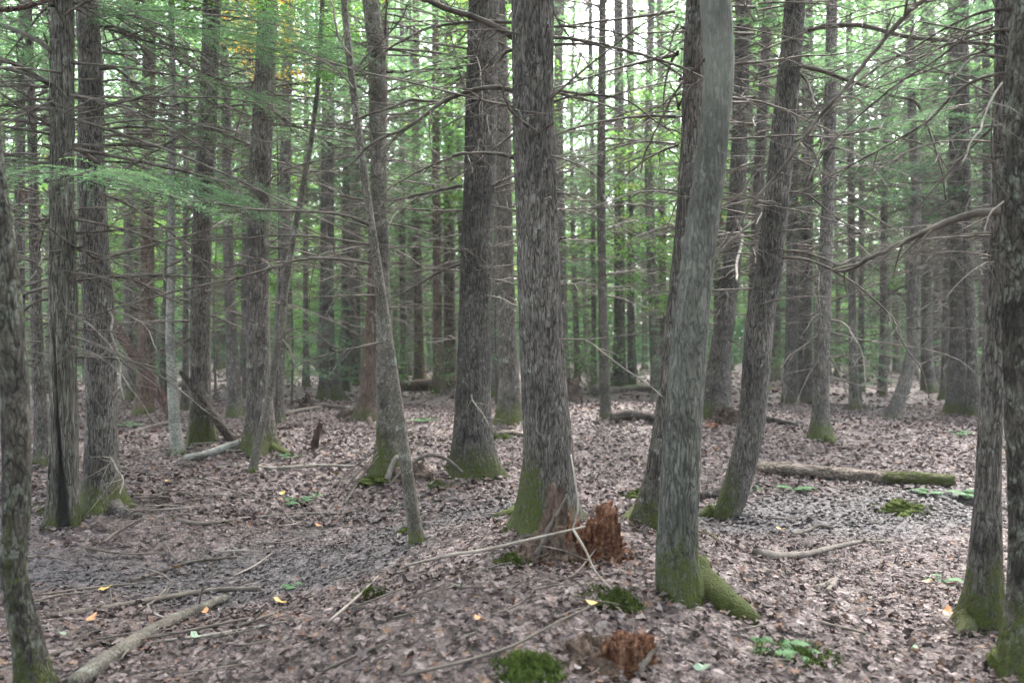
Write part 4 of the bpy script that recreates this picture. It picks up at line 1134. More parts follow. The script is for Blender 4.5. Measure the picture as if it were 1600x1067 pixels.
def ground_log(name, label, cat, pix, w0, w1, mat, sink=0.25, up=None, **kw):
    P = np.array([hit(x, y) for x, y in pix])
    k = np.linspace(0, 1, len(P))
    D = P[:, 1]
    rad = (w0 * (1 - k) + w1 * k) * 0.5 * D / F
    P[:, 2] = P[:, 2] + rad * (1 - sink * 2) + 0.012
    if up is not None: P[:, 2] += np.asarray(up)
    return free_log(name, label, cat, P, rad, mat, **kw)

# leaning red-brown dead trunk behind the left hemlocks
D8 = hit(278, 660)[1]
free_log("leaning_dead_trunk", "red-brown dead trunk leaning steeply, propped against the hemlocks", "dead tree",
         [at(281, 668, D8), at(235, 592, D8 + .05), at(180, 512, D8 + 0.1), at(110, 408, D8 + .2), at(45, 312, D8 + .3), at(-10, 228, D8 + .4)], [0.095, 0.095, 0.09, 0.085, 0.08, 0.07], 'deadred', 16, 8, 0.1, n=50)
D9 = hit(368, 692)[1]
dk = free_log("leaning_snag", "thin black dead pole with stub twigs leaning by the whitish sapling", "dead tree",
         [at(370, 696, D9), at(345, 665, D9), at(318, 628, D9), at(282, 580, D9)], [0.065, 0.055, 0.05, 0.03], 'darkdead', 10, 9, 0.1, twigs=9, n=30)
ground_log("fallen_log", "weathered fallen log lying past the damp hollow, moss covering one end", "log",
           [(1180, 738), (1235, 742), (1290, 747), (1345, 752), (1385, 754), (1440, 757), (1492, 760)], 20, 20, 'logwood', 0.15, sides=22, seed=21, moss=1.3, moss_from=0.62, rough=0.3, n=60)
ground_log("fallen_pole", "grey fallen pole half buried in leaves at the lichen-blotched tree", "log",
           [(110, 1085), (165, 1044), (215, 1010), (262, 982), (305, 962), (352, 940)], 30, 13, 'sapling', 0.2, sides=14, seed=22, moss=0.1, rough=0.2, n=50)
p0 = hit(310, 956)
free_log("broken_twig", "thin dark twig standing up out of the grey fallen pole", "twig", [p0 + [0, 0, 0.02], at(318, 915, p0[1]), at(338, 888, p0[1] + .1)], [0.008, 0.006, 0.003], 'darktwig', 6, 24, twigs=2)
ground_log("fallen_branch", "long low dark branch trailing from the grey fallen pole toward the lichen-blotched tree", "branch", [(72, 1032), (120, 1018), (175, 1006), (210, 1003)], 9, 6, 'darktwig', seed=25, twigs=4)
ground_log("fallen_branch", "slim mossy branch lying parallel behind the grey fallen pole", "branch", [(70, 968), (130, 960), (200, 948), (270, 936), (340, 926), (405, 924)], 9, 8, 'stick', seed=26, moss=0.6, twigs=3)
ground_log("fallen_branch", "smooth curved fallen branch bowed up at its thin end", "branch", [(1182, 872), (1220, 876), (1262, 872), (1300, 862), (1340, 852), (1392, 850)], 15, 5, 'stick', 0.1, sides=12, seed=27, n=40)
ground_log("fallen_branch", "pair of crossed rotten sticks in the leaves, the longer one", "branch", [(1272, 926), (1290, 918), (1312, 905)], 10, 6, 'stick', seed=28)
ground_log("fallen_branch", "pair of crossed rotten sticks in the leaves, the shorter one", "branch", [(1292, 930), (1303, 916), (1312, 902)], 9, 7, 'stick', seed=29)
ground_log("fallen_branch", "crooked dark stick at the rim of the damp hollow by the curved branch", "branch", [(1238, 838), (1262, 832), (1280, 824), (1302, 828)], 6, 5, 'darktwig', seed=30)
ground_log("fallen_branch", "dark log end wedged behind the curved hemlock's foot", "log", [(1085, 782), (1110, 778), (1138, 772)], 16, 16, 'darkdead', seed=31, sides=14, moss=0.4)
ground_log("fallen_branch", "white barked log lying against the whitish sapling", "log", [(288, 722), (320, 716), (345, 708), (372, 700)], 11, 13, 'whitebirch', 0.1, seed=32, sides=14)
ground_log("fallen_branch", "long pale stick running from the slanting thin stem toward the sapling thicket", "branch", [(385, 730), (420, 736), (455, 734), (500, 731), (555, 732)], 7, 4, 'palewood', 0.0, seed=33, twigs=2)
ground_log("fallen_branch", "long bent twig lying across the damp leaves, forked", "branch", [(275, 818), (310, 823), (345, 820), (400, 812), (470, 806), (540, 806)], 7, 3, 'stick', 0.0, seed=34, twigs=4)
ground_log("fallen_branch", "dark straight stick in the middle of the damp leaves", "branch", [(205, 912), (250, 898), (300, 882), (370, 874)], 6, 4, 'darktwig', 0.0, seed=35, twigs=2)
ground_log("fallen_branch", "thin stick pointing at the foot of the broad hemlock", "branch", [(160, 853), (190, 830), (232, 808)], 5, 3, 'stick', 0.0, seed=36)
ground_log("fallen_branch", "long straight stick lying before the small orange stump", "branch", [(628, 1066), (720, 1052), (800, 1026), (870, 988), (925, 958)], 6, 3, 'stick', 0.0, seed=37, up=[0.01, 0.03, 0.03, 0.03, 0.02])
ground_log("fallen_branch", "short straight stick in the leaves above the small orange stump", "branch", [(868, 972), (900, 958), (924, 954)], 5, 3, 'stick', 0.0, seed=38)
# the pale forked twig propped on the stump
ds = hit(930, 880)[1] - 0.25
free_log("forked_dead_branch", "pale dead branch propped on the orange stump, forking three ways", "branch",
         [hit(632, 886) + [0, 0, .01], at(700, 868, ds - .3), at(760, 858, ds - .2), at(830, 842, ds - .1), at(900, 826, ds), at(915, 822, ds)], [0.006, 0.0065, 0.008, 0.0085, 0.009, 0.006], 'palewood', 8, 51, n=40)
free_log("pale_twig", "pale twig hanging down the big ridged hemlock to the fork on the stump", "twig", [at(892, 710, ds + .25), at(900, 760, ds + .1), at(903, 795, ds + .05), at(895, 826, ds - .01)], [0.004, 0.006, 0.006, 0.007], 'palewood', 6, 52, n=24)
free_log("pale_twig", "pale twig running from the fork on the stump down to the moss", "twig", [at(895, 826, ds - .01), at(915, 860, ds - .12), at(932, 895, ds - .22), hit(962, 932) + [0, 0, .02]], [0.008, 0.007, 0.006, 0.004], 'palewood', 6, 53, n=24)
free_log("pale_twig", "short grey twig crossing at the foot of the orange stump", "twig", [hit(875, 912) + [0, 0, .02], at(900, 895, hit(900, 900)[1] - .05), hit(932, 878) + [0, 0, .08]], [0.004, 0.006, 0.004], 'stick', 6, 54, n=16)
free_log("pale_twig", "grey twig arching before the roots of the orange stump", "twig", [hit(830, 860) + [0, 0, .04], at(880, 860, ds - .15), hit(925, 892) + [0, 0, .05]], [0.003, 0.004, 0.003], 'stick', 6, 55, n=16)
# far logs
for px, w, mt, lb, sd in (([(622, 612), (660, 610), (722, 606)], 20, 'deadred', "crumbling red log lying far back between reddish trunks", 61), ([(930, 618), (985, 612), (1042, 610)], 10, 'logwood', "thin far log past the slim straight trunk", 62),
                          ([(955, 660), (985, 655), (1030, 660)], 16, 'darkdead', "dark hollow log sunk in the mound behind the orange stump", 63), ([(455, 640), (500, 636), (560, 642), (600, 646)], 7, 'stick', "long grey pole lying across the clearing before the mossy-footed straight hemlock", 64),
                          ([(425, 655), (470, 645), (500, 640)], 8, 'stick', "short grey pole end beside the pale-sided hemlock", 65), ([(1185, 655), (1215, 662), (1245, 668)], 9, 'darkdead', "dark stick in the leaves behind the curved hemlock", 66),
                          ([(1300, 660), (1350, 655), (1420, 660)], 5, 'twig', "thin twig lying before the bowed trunk", 67), ([(180, 690), (230, 672), (262, 664)], 8, 'stick', "grey stick in the litter behind the broad hemlock", 68),
                          ([(775, 682), (800, 680), (822, 684)], 9, 'logwood', "split piece of wood at the yellowish mossy foot", 69), ([(190, 612), (240, 606), (300, 604)], 8, 'stick', "far pale pole lying behind the whitish sapling", 70)):
    ground_log("fallen_log", lb, "log", px, w, w * 0.85, mt, 0.15, seed=sd, sides=12, rough=0.25, moss=0.2)
# litter of small dead sticks on the left
def stick_litter():
    r = np.random.default_rng(5)
    zone = []
    for k in range(120):
        if k < 30: px, py = r.uniform(180, 400), r.uniform(665, 800)
        elif k < 46: px, py = r.uniform(40, 560), r.uniform(780, 1010)
        else: px, py = r.uniform(60, 1530), r.uniform(650, 1062)
        zone.append((px, py))
    for k, (px, py) in enumerate(zone):
        b = hit(px, py)
        a = r.normal(0.25, 0.6) if r.random() < 0.7 else r.random() * 6.28
        L = r.uniform(0.2, 0.9) * (1 if k < 46 else 0.55)
        e = np.array([math.cos(a), math.sin(a), 0])
        m_ = np.array([-e[1], e[0], 0]) * r.normal(0, 0.08)
        P = np.array([b - e * L / 2, b + m_ * L, b + e * L / 2])
        P[:, 2] = height(P[:, 0], P[:, 1]) + r.uniform(0.02, 0.05)
        pale = k < 46 and r.random() < 0.5
        free_log("fallen_twig", "bleached dead twig lying in the leaf litter" if pale else "brown dead twig lying in the leaf litter", "twig", P,
                 np.array([0.009 * r.uniform(.5, 1.2), 0.008, 0.003]) * (1 if k < 62 else 0.6), 'palewood' if pale else 'stick', 6, 600 + k, n=14, twigs=int(r.integers(0, 4)), rough=0.2,
                 group="bleached twigs in the leaf litter" if pale else "brown twigs in the leaf litter")
stick_litter()

# ------------------------------------------------------------------ stumps, moss, ferns
def lump(center, size, seed, rough=0.35, n=26, jag=0.0, flat=0.15, squash=1.0):
    """an uneven mound, open below; jag raises splintered spikes"""
    th = np.linspace(0, 2 * math.pi, n * 2, endpoint=False)
    ph = np.linspace(-0.25, math.pi / 2, n)
    c, s = np.cos(ph)[:, None], np.sin(ph)[:, None]
    D = np.stack(np.broadcast_arrays(c * np.cos(th)[None], c * np.sin(th)[None], s), -1)
    r = 1 + rough * (2 * fbm(D * 2.2 + seed, 4, seed) - 1)
    if jag:
        r = r + jag * (vnoise(np.stack(np.broadcast_arrays(np.cos(th)[None] * 6, np.sin(th)[None] * 6, 0 * s), -1), seed + 4) ** 2) * s
    V = D * r[..., None] * np.asarray(size)
    V = V.reshape(-1, 3) + center
    m = 2 * n
    i = np.arange(n - 1)[:, None] * m; j = np.arange(m)[None]; j2 = (j + 1) % m
    Q = np.stack([i + j, i + j2, i + m + j2, i + m + j], -1).reshape(-1, 4)
    return V, Q

def tufts(acc, V, n, r, l, w, lean=0.4):
    """little upright blades over the points V"""
    k = r.integers(0, len(V), n)
    b = V[k] + r.normal(0, 0.006, (n, 3))
    d = np.stack([r.normal(0, lean, n), r.normal(0, lean, n), np.ones(n)], -1); d /= np.linalg.norm(d, axis=1)[:, None]
    a = r.random(n) * 6.28
    s = np.stack([np.cos(a), np.sin(a), 0 * a], -1) * w
    L = (l * r.uniform(0.5, 1.3, n))[:, None]
    P = np.stack([b - s, b + s, b + d * L], 1).reshape(-1, 3)
    acc.add(P, T=np.arange(3 * n).reshape(-1, 3))

def moss_cushion(label, px, py, wpx, hpx, mat='moss', seed=0, tuft=1500, depth=0.8):
    b = hit(px, py); k = b[1] / F
    size = np.array([wpx * k / 2, wpx * k / 2 * depth, hpx * k])
    b = b + [0, size[1] * 0.8, 0]; b[2] = float(height(b[0], b[1])) - 0.02
    V, Q = lump(b, size * [1.15, 1.15, 0.6], seed, 0.95, 34)
    r = np.random.default_rng(seed)
    acc = Acc(); acc.add(V, Q); tufts(acc, V[len(V) // 7:], int(tuft * 1.4), r, 0.02, 0.0026, 0.6)
    V2 = V.copy(); V2[:, :2] = b[:2] + (V2[:, :2] - b[:2]) * 1.25; V2[:, 2] = height(V2[:, 0], V2[:, 1]) + 0.015
    tufts(acc, V2[:len(V2) // 3], tuft // 2, r, 0.02, 0.003, 0.8)
    return tag(link("moss_cushion", acc.mesh("moss_cushion", M[mat], True, b), loc=b), label, "moss")
moss_cushion("bright green moss cushion beside the small orange stump", 826, 1066, 62, 50, 'brightmoss', 3, 5200)
moss_cushion("dark moss hummock standing in the damp hollow", 1421, 803, 56, 24, 'moss', 4)
moss_cushion("moss patch where the pale twig meets the ground", 966, 952, 56, 30, 'moss', 5, 2600)
moss_cushion("small moss tuft alone in the open leaf litter", 576, 934, 30, 16, 'moss', 6)
moss_cushion("moss patch among the ferns in front of the thick mossy root", 1258, 1036, 66, 26, 'brightmoss', 7, 2600)
moss_cushion("dark moss lump at the front roots of the orange stump", 800, 884, 34, 26, 'moss', 8)
moss_cushion("moss lump under the forked branch at the orange stump", 884, 880, 36, 20, 'moss', 9)
moss_cushion("small moss clump at the foot of the slim leaning sapling", 640, 832, 20, 14, 'brightmoss', 10)
moss_cushion("moss mound before the upturned root of the pale forked tree", 592, 758, 52, 18, 'moss', 11)
moss_cushion("flat moss patch between the pale forked tree and the tall straight hemlock", 684, 762, 28, 8, 'moss', 12)
moss_cushion("moss mound by the split wood at the yellowish mossy foot", 782, 688, 28, 16, 'moss', 13)
moss_cushion("moss lump at the back roots of the shaded hemlock", 998, 782, 34, 22, 'moss', 14)
moss_cushion("moss crumbs beneath the scarred tree", 82, 800, 40, 10, 'moss', 15)

def crag(center, R, H, seed, hollow=0.45, peaks=3.0, block=0.10, nth=90, nz=46, taper=0.35, lean=(0, 0)):
    """a broken rotten stump wall: ridged outside, jagged rim, hollow within"""
    th = np.linspace(0, 2 * math.pi, nth, endpoint=False)[None]
    rim = 0.5 + 0.5 * sstep(0.25, 0.75, vnoise(np.stack([np.cos(th) * peaks * .35 + seed, np.sin(th) * peaks * .35, 0 * th], -1), seed)) \
        + 0.10 * (np.floor(4 * vnoise(np.stack([np.cos(th) * 3.5, np.sin(th) * 3.5, 0 * th + seed], -1), seed + 1)) / 4 - 0.4) + 0.06 * (vnoise(np.stack([np.cos(th) * 11, np.sin(th) * 11, 0 * th], -1), seed + 7) - .5)
    t = np.linspace(-0.15, 1, nz)[:, None]
    rr = (1 - taper * np.clip(t, 0, 1) ** 0.7) + 0.35 * np.exp(-np.clip(t, 0, 1) * 6)
    zz = t * rim
    ti = np.linspace(0, 1, 20)[1:, None]
    rr = np.vstack([np.broadcast_to(rr, (nz, nth)), (1 - taper) * (1 - ti) ** 0.8 * np.ones((1, nth))])
    zz = np.vstack([zz, rim * (1 - ti) + hollow * ti * (0.7 + 0.6 * rim)])
    D = np.stack([rr * np.cos(th) * R[0], rr * np.sin(th) * R[1], zz * H], -1)
    q = D / max(R)
    rid = 1 - np.abs(2 * vnoise(np.stack([q[..., 0] * 4.5, q[..., 1] * 4.5, q[..., 2] * 1.6], -1), seed + 2) - 1)
    cube = vnoise(np.floor(np.stack([q[..., 0] * 6, q[..., 1] * 6, q[..., 2] * 4.5], -1) + 0.9 * fbm(q * 4, 2, seed)[..., None]) * 1.37, seed + 3)
    fine = fbm(q * 13, 3, seed + 6) - 0.5
    k = 1 + 0.22 * (rid - 0.6) + 3.0 * block * (cube - 0.5) + 0.5 * fine
    D[..., 0] *= k; D[..., 1] *= k; D[..., 2] *= 1 + 0.25 * fine + 0.12 * (cube - .5)
    D[..., 0] += lean[0] * D[..., 2]; D[..., 1] += lean[1] * D[..., 2]
    n, m = D.shape[:2]
    i = np.arange(n - 1)[:, None] * m; j = np.arange(m)[None]; j2 = (j + 1) % m
    return D.reshape(-1, 3) + center, np.stack([i + j, i + j2, i + m + j2, i + m + j], -1).reshape(-1, 4)

def sliver(p, q, w, seed, thick=0.35):
    """a torn flat splinter of wood from p to q"""
    n = 16
    t = np.linspace(0, 1, n)
    r = np.random.default_rng(seed)
    S = p + (q - p) * t[:, None] + np.cumsum(r.normal(0, 0.0015, (n, 3)), 0)
    R = w * (1 - 0.85 * t ** 1.6) * (0.7 + 0.6 * r.random(n))
    V, Q, T = tube(S, R, 9, True, seed, 0.5)
    c = np.repeat(S, 9, 0)
    V[:-2, 1] = c[:, 1] + (V[:-2, 1] - c[:, 1]) * thick
    return V, Q, T

def great_stump():
    b = hit(922, 882)
    c = b + [0.02, 0.16, 0]; c[2] = float(height(c[0], c[1])) - 0.03
    root = tag(link("rotten_stump", None, loc=c), "tall orange rotten stump crumbling against the big ridged hemlock", "stump")
    r = np.random.default_rng(8)
    def add(nm, V, Q, mat, sm=True):
        link(nm, mk_mesh(nm, V - c, [Q], None, M[mat], sm), root)
    D = b[1]
    V, Q = crag(c + [0.03, 0, 0], (0.165, 0.14), 0.31, 33, 0.75, taper=0.3); add("orange_heartwood", V, Q, 'rot')
    V, Q = crag(c + [0.075, -0.06, 0], (0.12, 0.09), 0.24, 37, 0.85, taper=0.2); add("orange_heartwood", V, Q, 'rot')
    V, Q = crag(c + [-0.05, -0.07, 0], (0.12, 0.08), 0.17, 39, 0.9); add("orange_heartwood", V, Q, 'rot')
    e = at(876, 872, D + 0.12); e[2] = float(height(e[0], e[1])) - .03
    V, Q = crag(e, (0.19, 0.16), 0.44, 43, 0.7, taper=0.55, lean=(-0.02, 0.2)); add("decayed_wood", V, Q, 'rotdark')
    e = at(846, 874, D + 0.12); e[2] = float(height(e[0], e[1])) - .03
    V, Q = crag(e, (0.19, 0.15), 0.26, 45, 0.8, taper=0.65, lean=(0.3, 0.15)); add("decayed_wood", V, Q, 'rotdark')
    e = at(815, 872, D + 0.14); e[2] = float(height(e[0], e[1])) - .03
    V, Q = crag(e, (0.13, 0.11), 0.10, 47, 0.9, taper=0.7); add("decayed_wood", V, Q, 'rotdark')
    for k, (x0, y0, x1, y1, w, mt) in enumerate(((838, 868, 886, 772, 0.02, 'stick'), (872, 850, 884, 806, 0.014, 'stick'), (888, 856, 896, 790, 0.016, 'rot'), (905, 850, 902, 786, 0.016, 'rot'), (946, 866, 956, 836, 0.012, 'darkdead'),
                                                 (918, 846, 926, 796, 0.016, 'rot'), (934, 850, 938, 790, 0.018, 'rot'), (858, 858, 876, 800, 0.014, 'rotdark'))):
        V, Q, T = sliver(at(x0, y0, D + 0.02), at(x1, y1, D + 0.10), w, 70 + k)
        link("splinter", mk_mesh("splinter", V - c, [Q, T], {"moss": np.zeros(len(V))}, M[mt]), root)
    acc = Acc()
    for _ in range(150):
        a = r.random() * 6.28; d = abs(r.normal(0, 0.16)) + 0.08
        x, y = c[0] + d * math.cos(a) * 1.0, c[1] - 0.08 + d * math.sin(a) * 0.8
        V, Q = lump(np.array([x, y, float(height(x, y)) + 0.02]), r.uniform(0.005, 0.018, 3), int(r.integers(1, 999)), 0.7, 4)
        acc.add(V, Q)
    tag(link("wood_crumb_scatter", acc.mesh("wood_crumb_scatter", M['rot'], False, c), root), kind="stuff")
great_stump()

def small_stump():
    b = hit(962, 1060)
    c = b + [0.02, 0.12, 0]; c[2] = float(height(c[0], c[1])) - 0.04
    root = tag(link("rotten_stump", None, loc=c), "low orange rotten stump with a grey splinter, next to bright moss", "stump")
    def add(nm, V, Q, mat): link(nm, mk_mesh(nm, V - c, [Q], None, M[mat]), root)
    V, Q = crag(c + [0.06, 0, 0], (0.11, 0.1), 0.15, 51, 0.85, taper=0.25, lean=(0.1, 0)); add("orange_heartwood", V, Q, 'rot')
    V, Q = crag(c + [0.0, -0.03, 0], (0.09, 0.08), 0.16, 53, 0.9); add("orange_heartwood", V, Q, 'rot')
    V, Q = crag(c + [-0.13, 0.03, 0], (0.21, 0.15), 0.13, 55, 0.9, taper=0.6); add("decayed_wood", V, Q, 'rotdark')
    V, Q = crag(c + [-0.05, -0.1, 0], (0.11, 0.09), 0.09, 57, 0.9, taper=0.6); add("decayed_wood", V, Q, 'rotdark')
    for k, (p, q, w, mt) in enumerate(((at(992, 1056, c[1] - .1), at(1028, 1006, c[1] - .06), 0.02, 'stick'), (at(932, 1014, c[1]), at(868, 1024, c[1] + .08), 0.013, 'stick'), (at(1008, 1034, c[1] - .06), at(1016, 1002, c[1] - .04), 0.016, 'rot'), (at(940, 1016, c[1] - .08), at(988, 1000, c[1] - .06), 0.018, 'rot'))):
        V, Q, T = sliver(p, q, w, 90 + k)
        link("splinter", mk_mesh("splinter", V - c, [Q, T], {"moss": np.zeros(len(V))}, M[mt]), root)
small_stump()

# upturned root plate of the pale forked tree, with its arching pale root
def upturned_root():
    b = hit(640, 752)
    root = tag(link("upturned_root", None, loc=b), "upturned root plate with an arching pale root before the pale forked tree", "root")
    V, Q = lump(b + [0.02, 0.12, -0.02], (0.2, 0.16, 0.2), 61, 0.5, 26, 0.2); link("soil_plate", mk_mesh("soil_plate", V - b, [Q], None, M['soil']), root)
    D = b[1]
    for k, (pix, w0, w1, mt) in enumerate((([(605, 748), (612, 728), (620, 714), (628, 720), (632, 738)], 9, 4, 'palewood'), ([(640, 728), (655, 716), (675, 710), (700, 718), (722, 738)], 6, 5, 'stick'), ([(604, 762), (622, 742), (640, 722)], 4, 3, 'palewood'))):
        S = smooth_path([at(x, y, D - 0.05) for x, y in pix], 22)
        V, Q, T = tube(S, np.linspace(w0, w1, 22) * .5 * D / F, 8, True, k, .2)
        link("root", mk_mesh("root", V - b, [Q, T], {"moss": np.zeros(len(V))}, M[mt]), root)
upturned_root()
# sheaf of leaning sticks left of it
for k, (x0, y0, x1, y1) in enumerate(((528, 778, 590, 706), (540, 776, 592, 712), (520, 762, 586, 704), (548, 766, 590, 720), (536, 790, 588, 716))):
    d_ = hit(x0, y0)[1]
    free_log("leaning_stick", "thin dead stick in the sheaf leaning on the pale forked tree", "stick", [hit(x0, y0), at((x0 + x1) / 2, (y0 + y1) / 2 - 3, d_ + .1 + .05 * k), at(x1, y1, d_ + .3)], [0.01, 0.009, 0.005], 'stick', 6, 640 + k, n=14, group="sticks leaning on the pale forked tree")
# broken stub standing in the clearing, root wads
b_ = hit(492, 704)
free_log("broken_stub", "short dark broken stub tilting out of the clearing floor", "stump", [b_ - [0, 0, .05], at(494, 684, b_[1]), at(502, 660, b_[1])], [0.06, 0.045, 0.03], 'deadred', 12, 71, 0.3, rough=0.4)
for k, (x, y, w, h_, lb) in enumerate(((478, 642, 26, 18, "dark root lump beside the long grey pole in the clearing"), (890, 628, 44, 34, "dark upturned root wad past the big ridged hemlock"), (1138, 664, 44, 26, "dark root wad at the crumbled orange foot behind the curved hemlock"), (548, 656, 44, 18, "dark root mound beside the reddish-brown trunk"))):
    b = hit(x, y); kk = b[1] / F
    b = b + [0, 0.2, -0.04]
    root = tag(link("root_wad", None, loc=b), lb, "root")
    V, Q = lump(b, (w * kk / 2, w * kk / 2.6, h_ * kk), 80 + k, 0.6, 22, 0.3)
    link("soil_plate", mk_mesh("soil_plate", V - b, [Q], None, M['soil']), root)
    r = np.random.default_rng(k)
    for j in range(6):
        a = r.uniform(0, 3.14); L = r.uniform(.2, .5)
        P = smooth_path([b, b + [math.cos(a) * L * .5, -0.1, math.sin(a) * L * .5 + .1], b + [math.cos(a) * L, -.2, math.sin(a) * L * .6]], 10)
        V, Q, T = tube(P, np.linspace(.03, .006, 10), 7, True, j, .3)
        link("root", mk_mesh("root", V - b, [Q, T], {"moss": np.zeros(len(V))}, M['darkdead']), root)
b = hit(1112, 668)
V, Q = lump(b + [0, .1, -.02], (.18, .12, .07), 95, .5, 18); tag(link("crumbled_wood", mk_mesh("crumbled_wood", V - b, [Q], None, M['rot']), loc=b), "low heap of orange crumbled wood at the far hemlock's foot", "wood")

def fern(label, px, py, scale, seed, nfr=5):
    b = hit(px, py); r = np.random.default_rng(seed)
    root = tag(link("fern", None, loc=b), label, "fern")
    for k in range(nfr):
        a = k * 6.283 / nfr + r.normal(0, 0.4); L = scale * r.uniform(0.7, 1.15)
        t = np.linspace(0, 1, 16)
        d = np.array([math.cos(a), math.sin(a), 0])
        S = d * (t * L)[:, None] + np.array([0, 0, 1.0]) * (L * (0.75 * t - 0.62 * t * t))[:, None]
        acc = Acc()
        V, Q, T = tube(S, 0.0022 * (1 - .7 * t), 3, False); acc.add(V, Q, tint=0.3)
        side = np.array([-d[1], d[0], 0])
        for i in range(2, 16):
            l = L * 0.30 * math.sin(math.pi * (0.12 + 0.86 * t[i])) ** 0.8
            for sg in (-1, 1):
                o = S[i]; e = side * sg * l + d * l * 0.3 + np.array([0, 0, -0.12 * l])
                wv = d * l * 0.16
                acc.add([o - wv, o + e * .5 - wv * .9, o + e, o + e * .5 + wv * .9, o + wv], T=[[0, 1, 4], [1, 3, 4], [1, 2, 3]], tint=float(np.clip(r.normal(.5, .2), 0, 1)))
        link("frond", acc.mesh("frond", M['fern'], False), root)
fern("small fern beside bright moss before the thick mossy root", 1212, 1018, 0.16, 1, 6)
fern("low fern on the moss patch before the thick mossy root", 1244, 1026, 0.15, 2, 5)
fern("single fern in the damp hollow near the slim leaning sapling", 466, 788, 0.24, 3, 4)
fern("tiny fern behind the one in the damp hollow", 494, 776, 0.15, 4, 3)
fern("fern growing against the weathered fallen log", 1242, 766, 0.22, 5, 6)
fern("little fern between the curved hemlock and the weathered fallen log", 1190, 766, 0.15, 6, 4)
fern("lush dark fern beside the slender mossy-footed trunk", 1522, 778, 0.26, 7, 8)
fern("bluish fern frond in the leaf litter by the mossy-footed trunk", 1466, 908, 0.16, 8, 4)
fern("fern at the mossy end of the weathered log", 1450, 772, 0.2, 9, 5)
fern("tiny fern by the grey fallen pole's tip", 462, 918, 0.1, 10, 4)
fern("fern clump far back beyond the broad hemlock", 200, 668, 0.35, 11, 6)
fern("faint fern in the clearing behind the pale forked tree", 660, 660, 0.3, 12, 6)
fern("small fern in the far leaves beside the thick dark hemlock", 1498, 680, 0.25, 13, 5)
fern("fern sprig at the mossy roots of the pale-sided hemlock", 452, 716, 0.2, 14, 4)

# turning leaves high on the left, understorey shrubs far back
for k, (px, py, D, s) in enumerate(((430, 95, 11.5, 0.55), (395, 70, 12.5, 0.5))):
    p = at(px, py, D); g = float(height(p[0], p[1] + .3))
    root = tag(link("turning_sapling", None, loc=(p[0], p[1], g)), "thin sapling with orange turning leaves high up near the pale-sided hemlock" if k == 0 else "thin sapling with yellow-orange leaves just behind the orange-leaved one", "tree")
    hh = p[2] - g + 1.0
    S = smooth_path([[0, 0, -0.2], [0.05, 0.03, hh * .4], [-0.03, 0, hh]], 24)
    V, Q, T = tube(S, np.linspace(0.018, 0.006, 24), 8, True, k, .1)
    link("trunk", mk_mesh("trunk", V, [Q, T], {"moss": np.zeros(len(V))}, M['sapling']), root)
    link("crown", AUTUMN[0], root, (-.02, 0, hh - 1.3), k * 2.0, s); link("limb_framework", AUTUMN[1], root, (-.02, 0, hh - 1.3), k * 2.0, s)

def shrubs():
    r = np.random.default_rng(33)
    kinds = []
    for v in range(4):
        acc, lv = Acc(), Acc()
        q = np.random.default_rng(800 + v)
        for i in range(16):
            a = q.random() * 6.28; L = q.uniform(0.9, 2.2); sp = q.uniform(0.15, 0.6)
            t = np.linspace(0, 1, 9)[:, None]
            P = np.array([math.cos(a) * .08, math.sin(a) * .08, 0]) + L * (np.array([math.cos(a) * sp, math.sin(a) * sp, 1.0]) * t + q.normal(0, .15, 3) * t * t)
            V, Q, _T2 = tube(P, 0.009 * (1 - .8 * t[:, 0]), 4, False); acc.add(V, Q)
            side_twigs(acc, P, np.full(9, .006), 12, .2, .7, q)
            n = 40
            ts = q.uniform(.25, 1, n); c = np.stack([np.interp(ts, t[:, 0], P[:, k]) for k in range(3)], -1) + q.normal(0, .16, (n, 3))
            ang = q.random(n) * 6.28; ax = np.stack([np.cos(ang), np.sin(ang), q.normal(-.2, .3, n)], -1); ay = np.stack([-np.sin(ang), np.cos(ang), q.normal(0, .3, n)], -1)
            s = .06 * q.uniform(.6, 1.3, n)[:, None]
            lv.add(np.stack([c, c + ax * s * .5 + ay * s * .33, c + ax * s, c + ax * s * .5 - ay * s * .33], 1).reshape(-1, 3), np.arange(4 * n).reshape(-1, 4), tint=np.repeat(np.clip(q.normal(.3, .2, n), 0, 1), 4))
        kinds.append((acc.mesh("twig_framework", M['twig']), lv.mesh("foliage", M['broadleaf'], False)))
    n = 0
    while n < 56:
        y = r.uniform(20, 46); x = r.uniform(-.7, .7) * y
        z = float(height(x, y)); s = r.uniform(.6, 1.35); a = r.random() * 6.28
        root = tag(link("understorey_shrub", None, loc=(x, y, z - .02), rotz=a, scale=s), "thin twiggy shrub in the dim undergrowth", "shrub", "twiggy shrubs in the dim undergrowth")
        tw, lv = kinds[n % 4]
        link("twig_framework", tw, root)
        if True: link("foliage", lv, root)
        n += 1
shrubs()

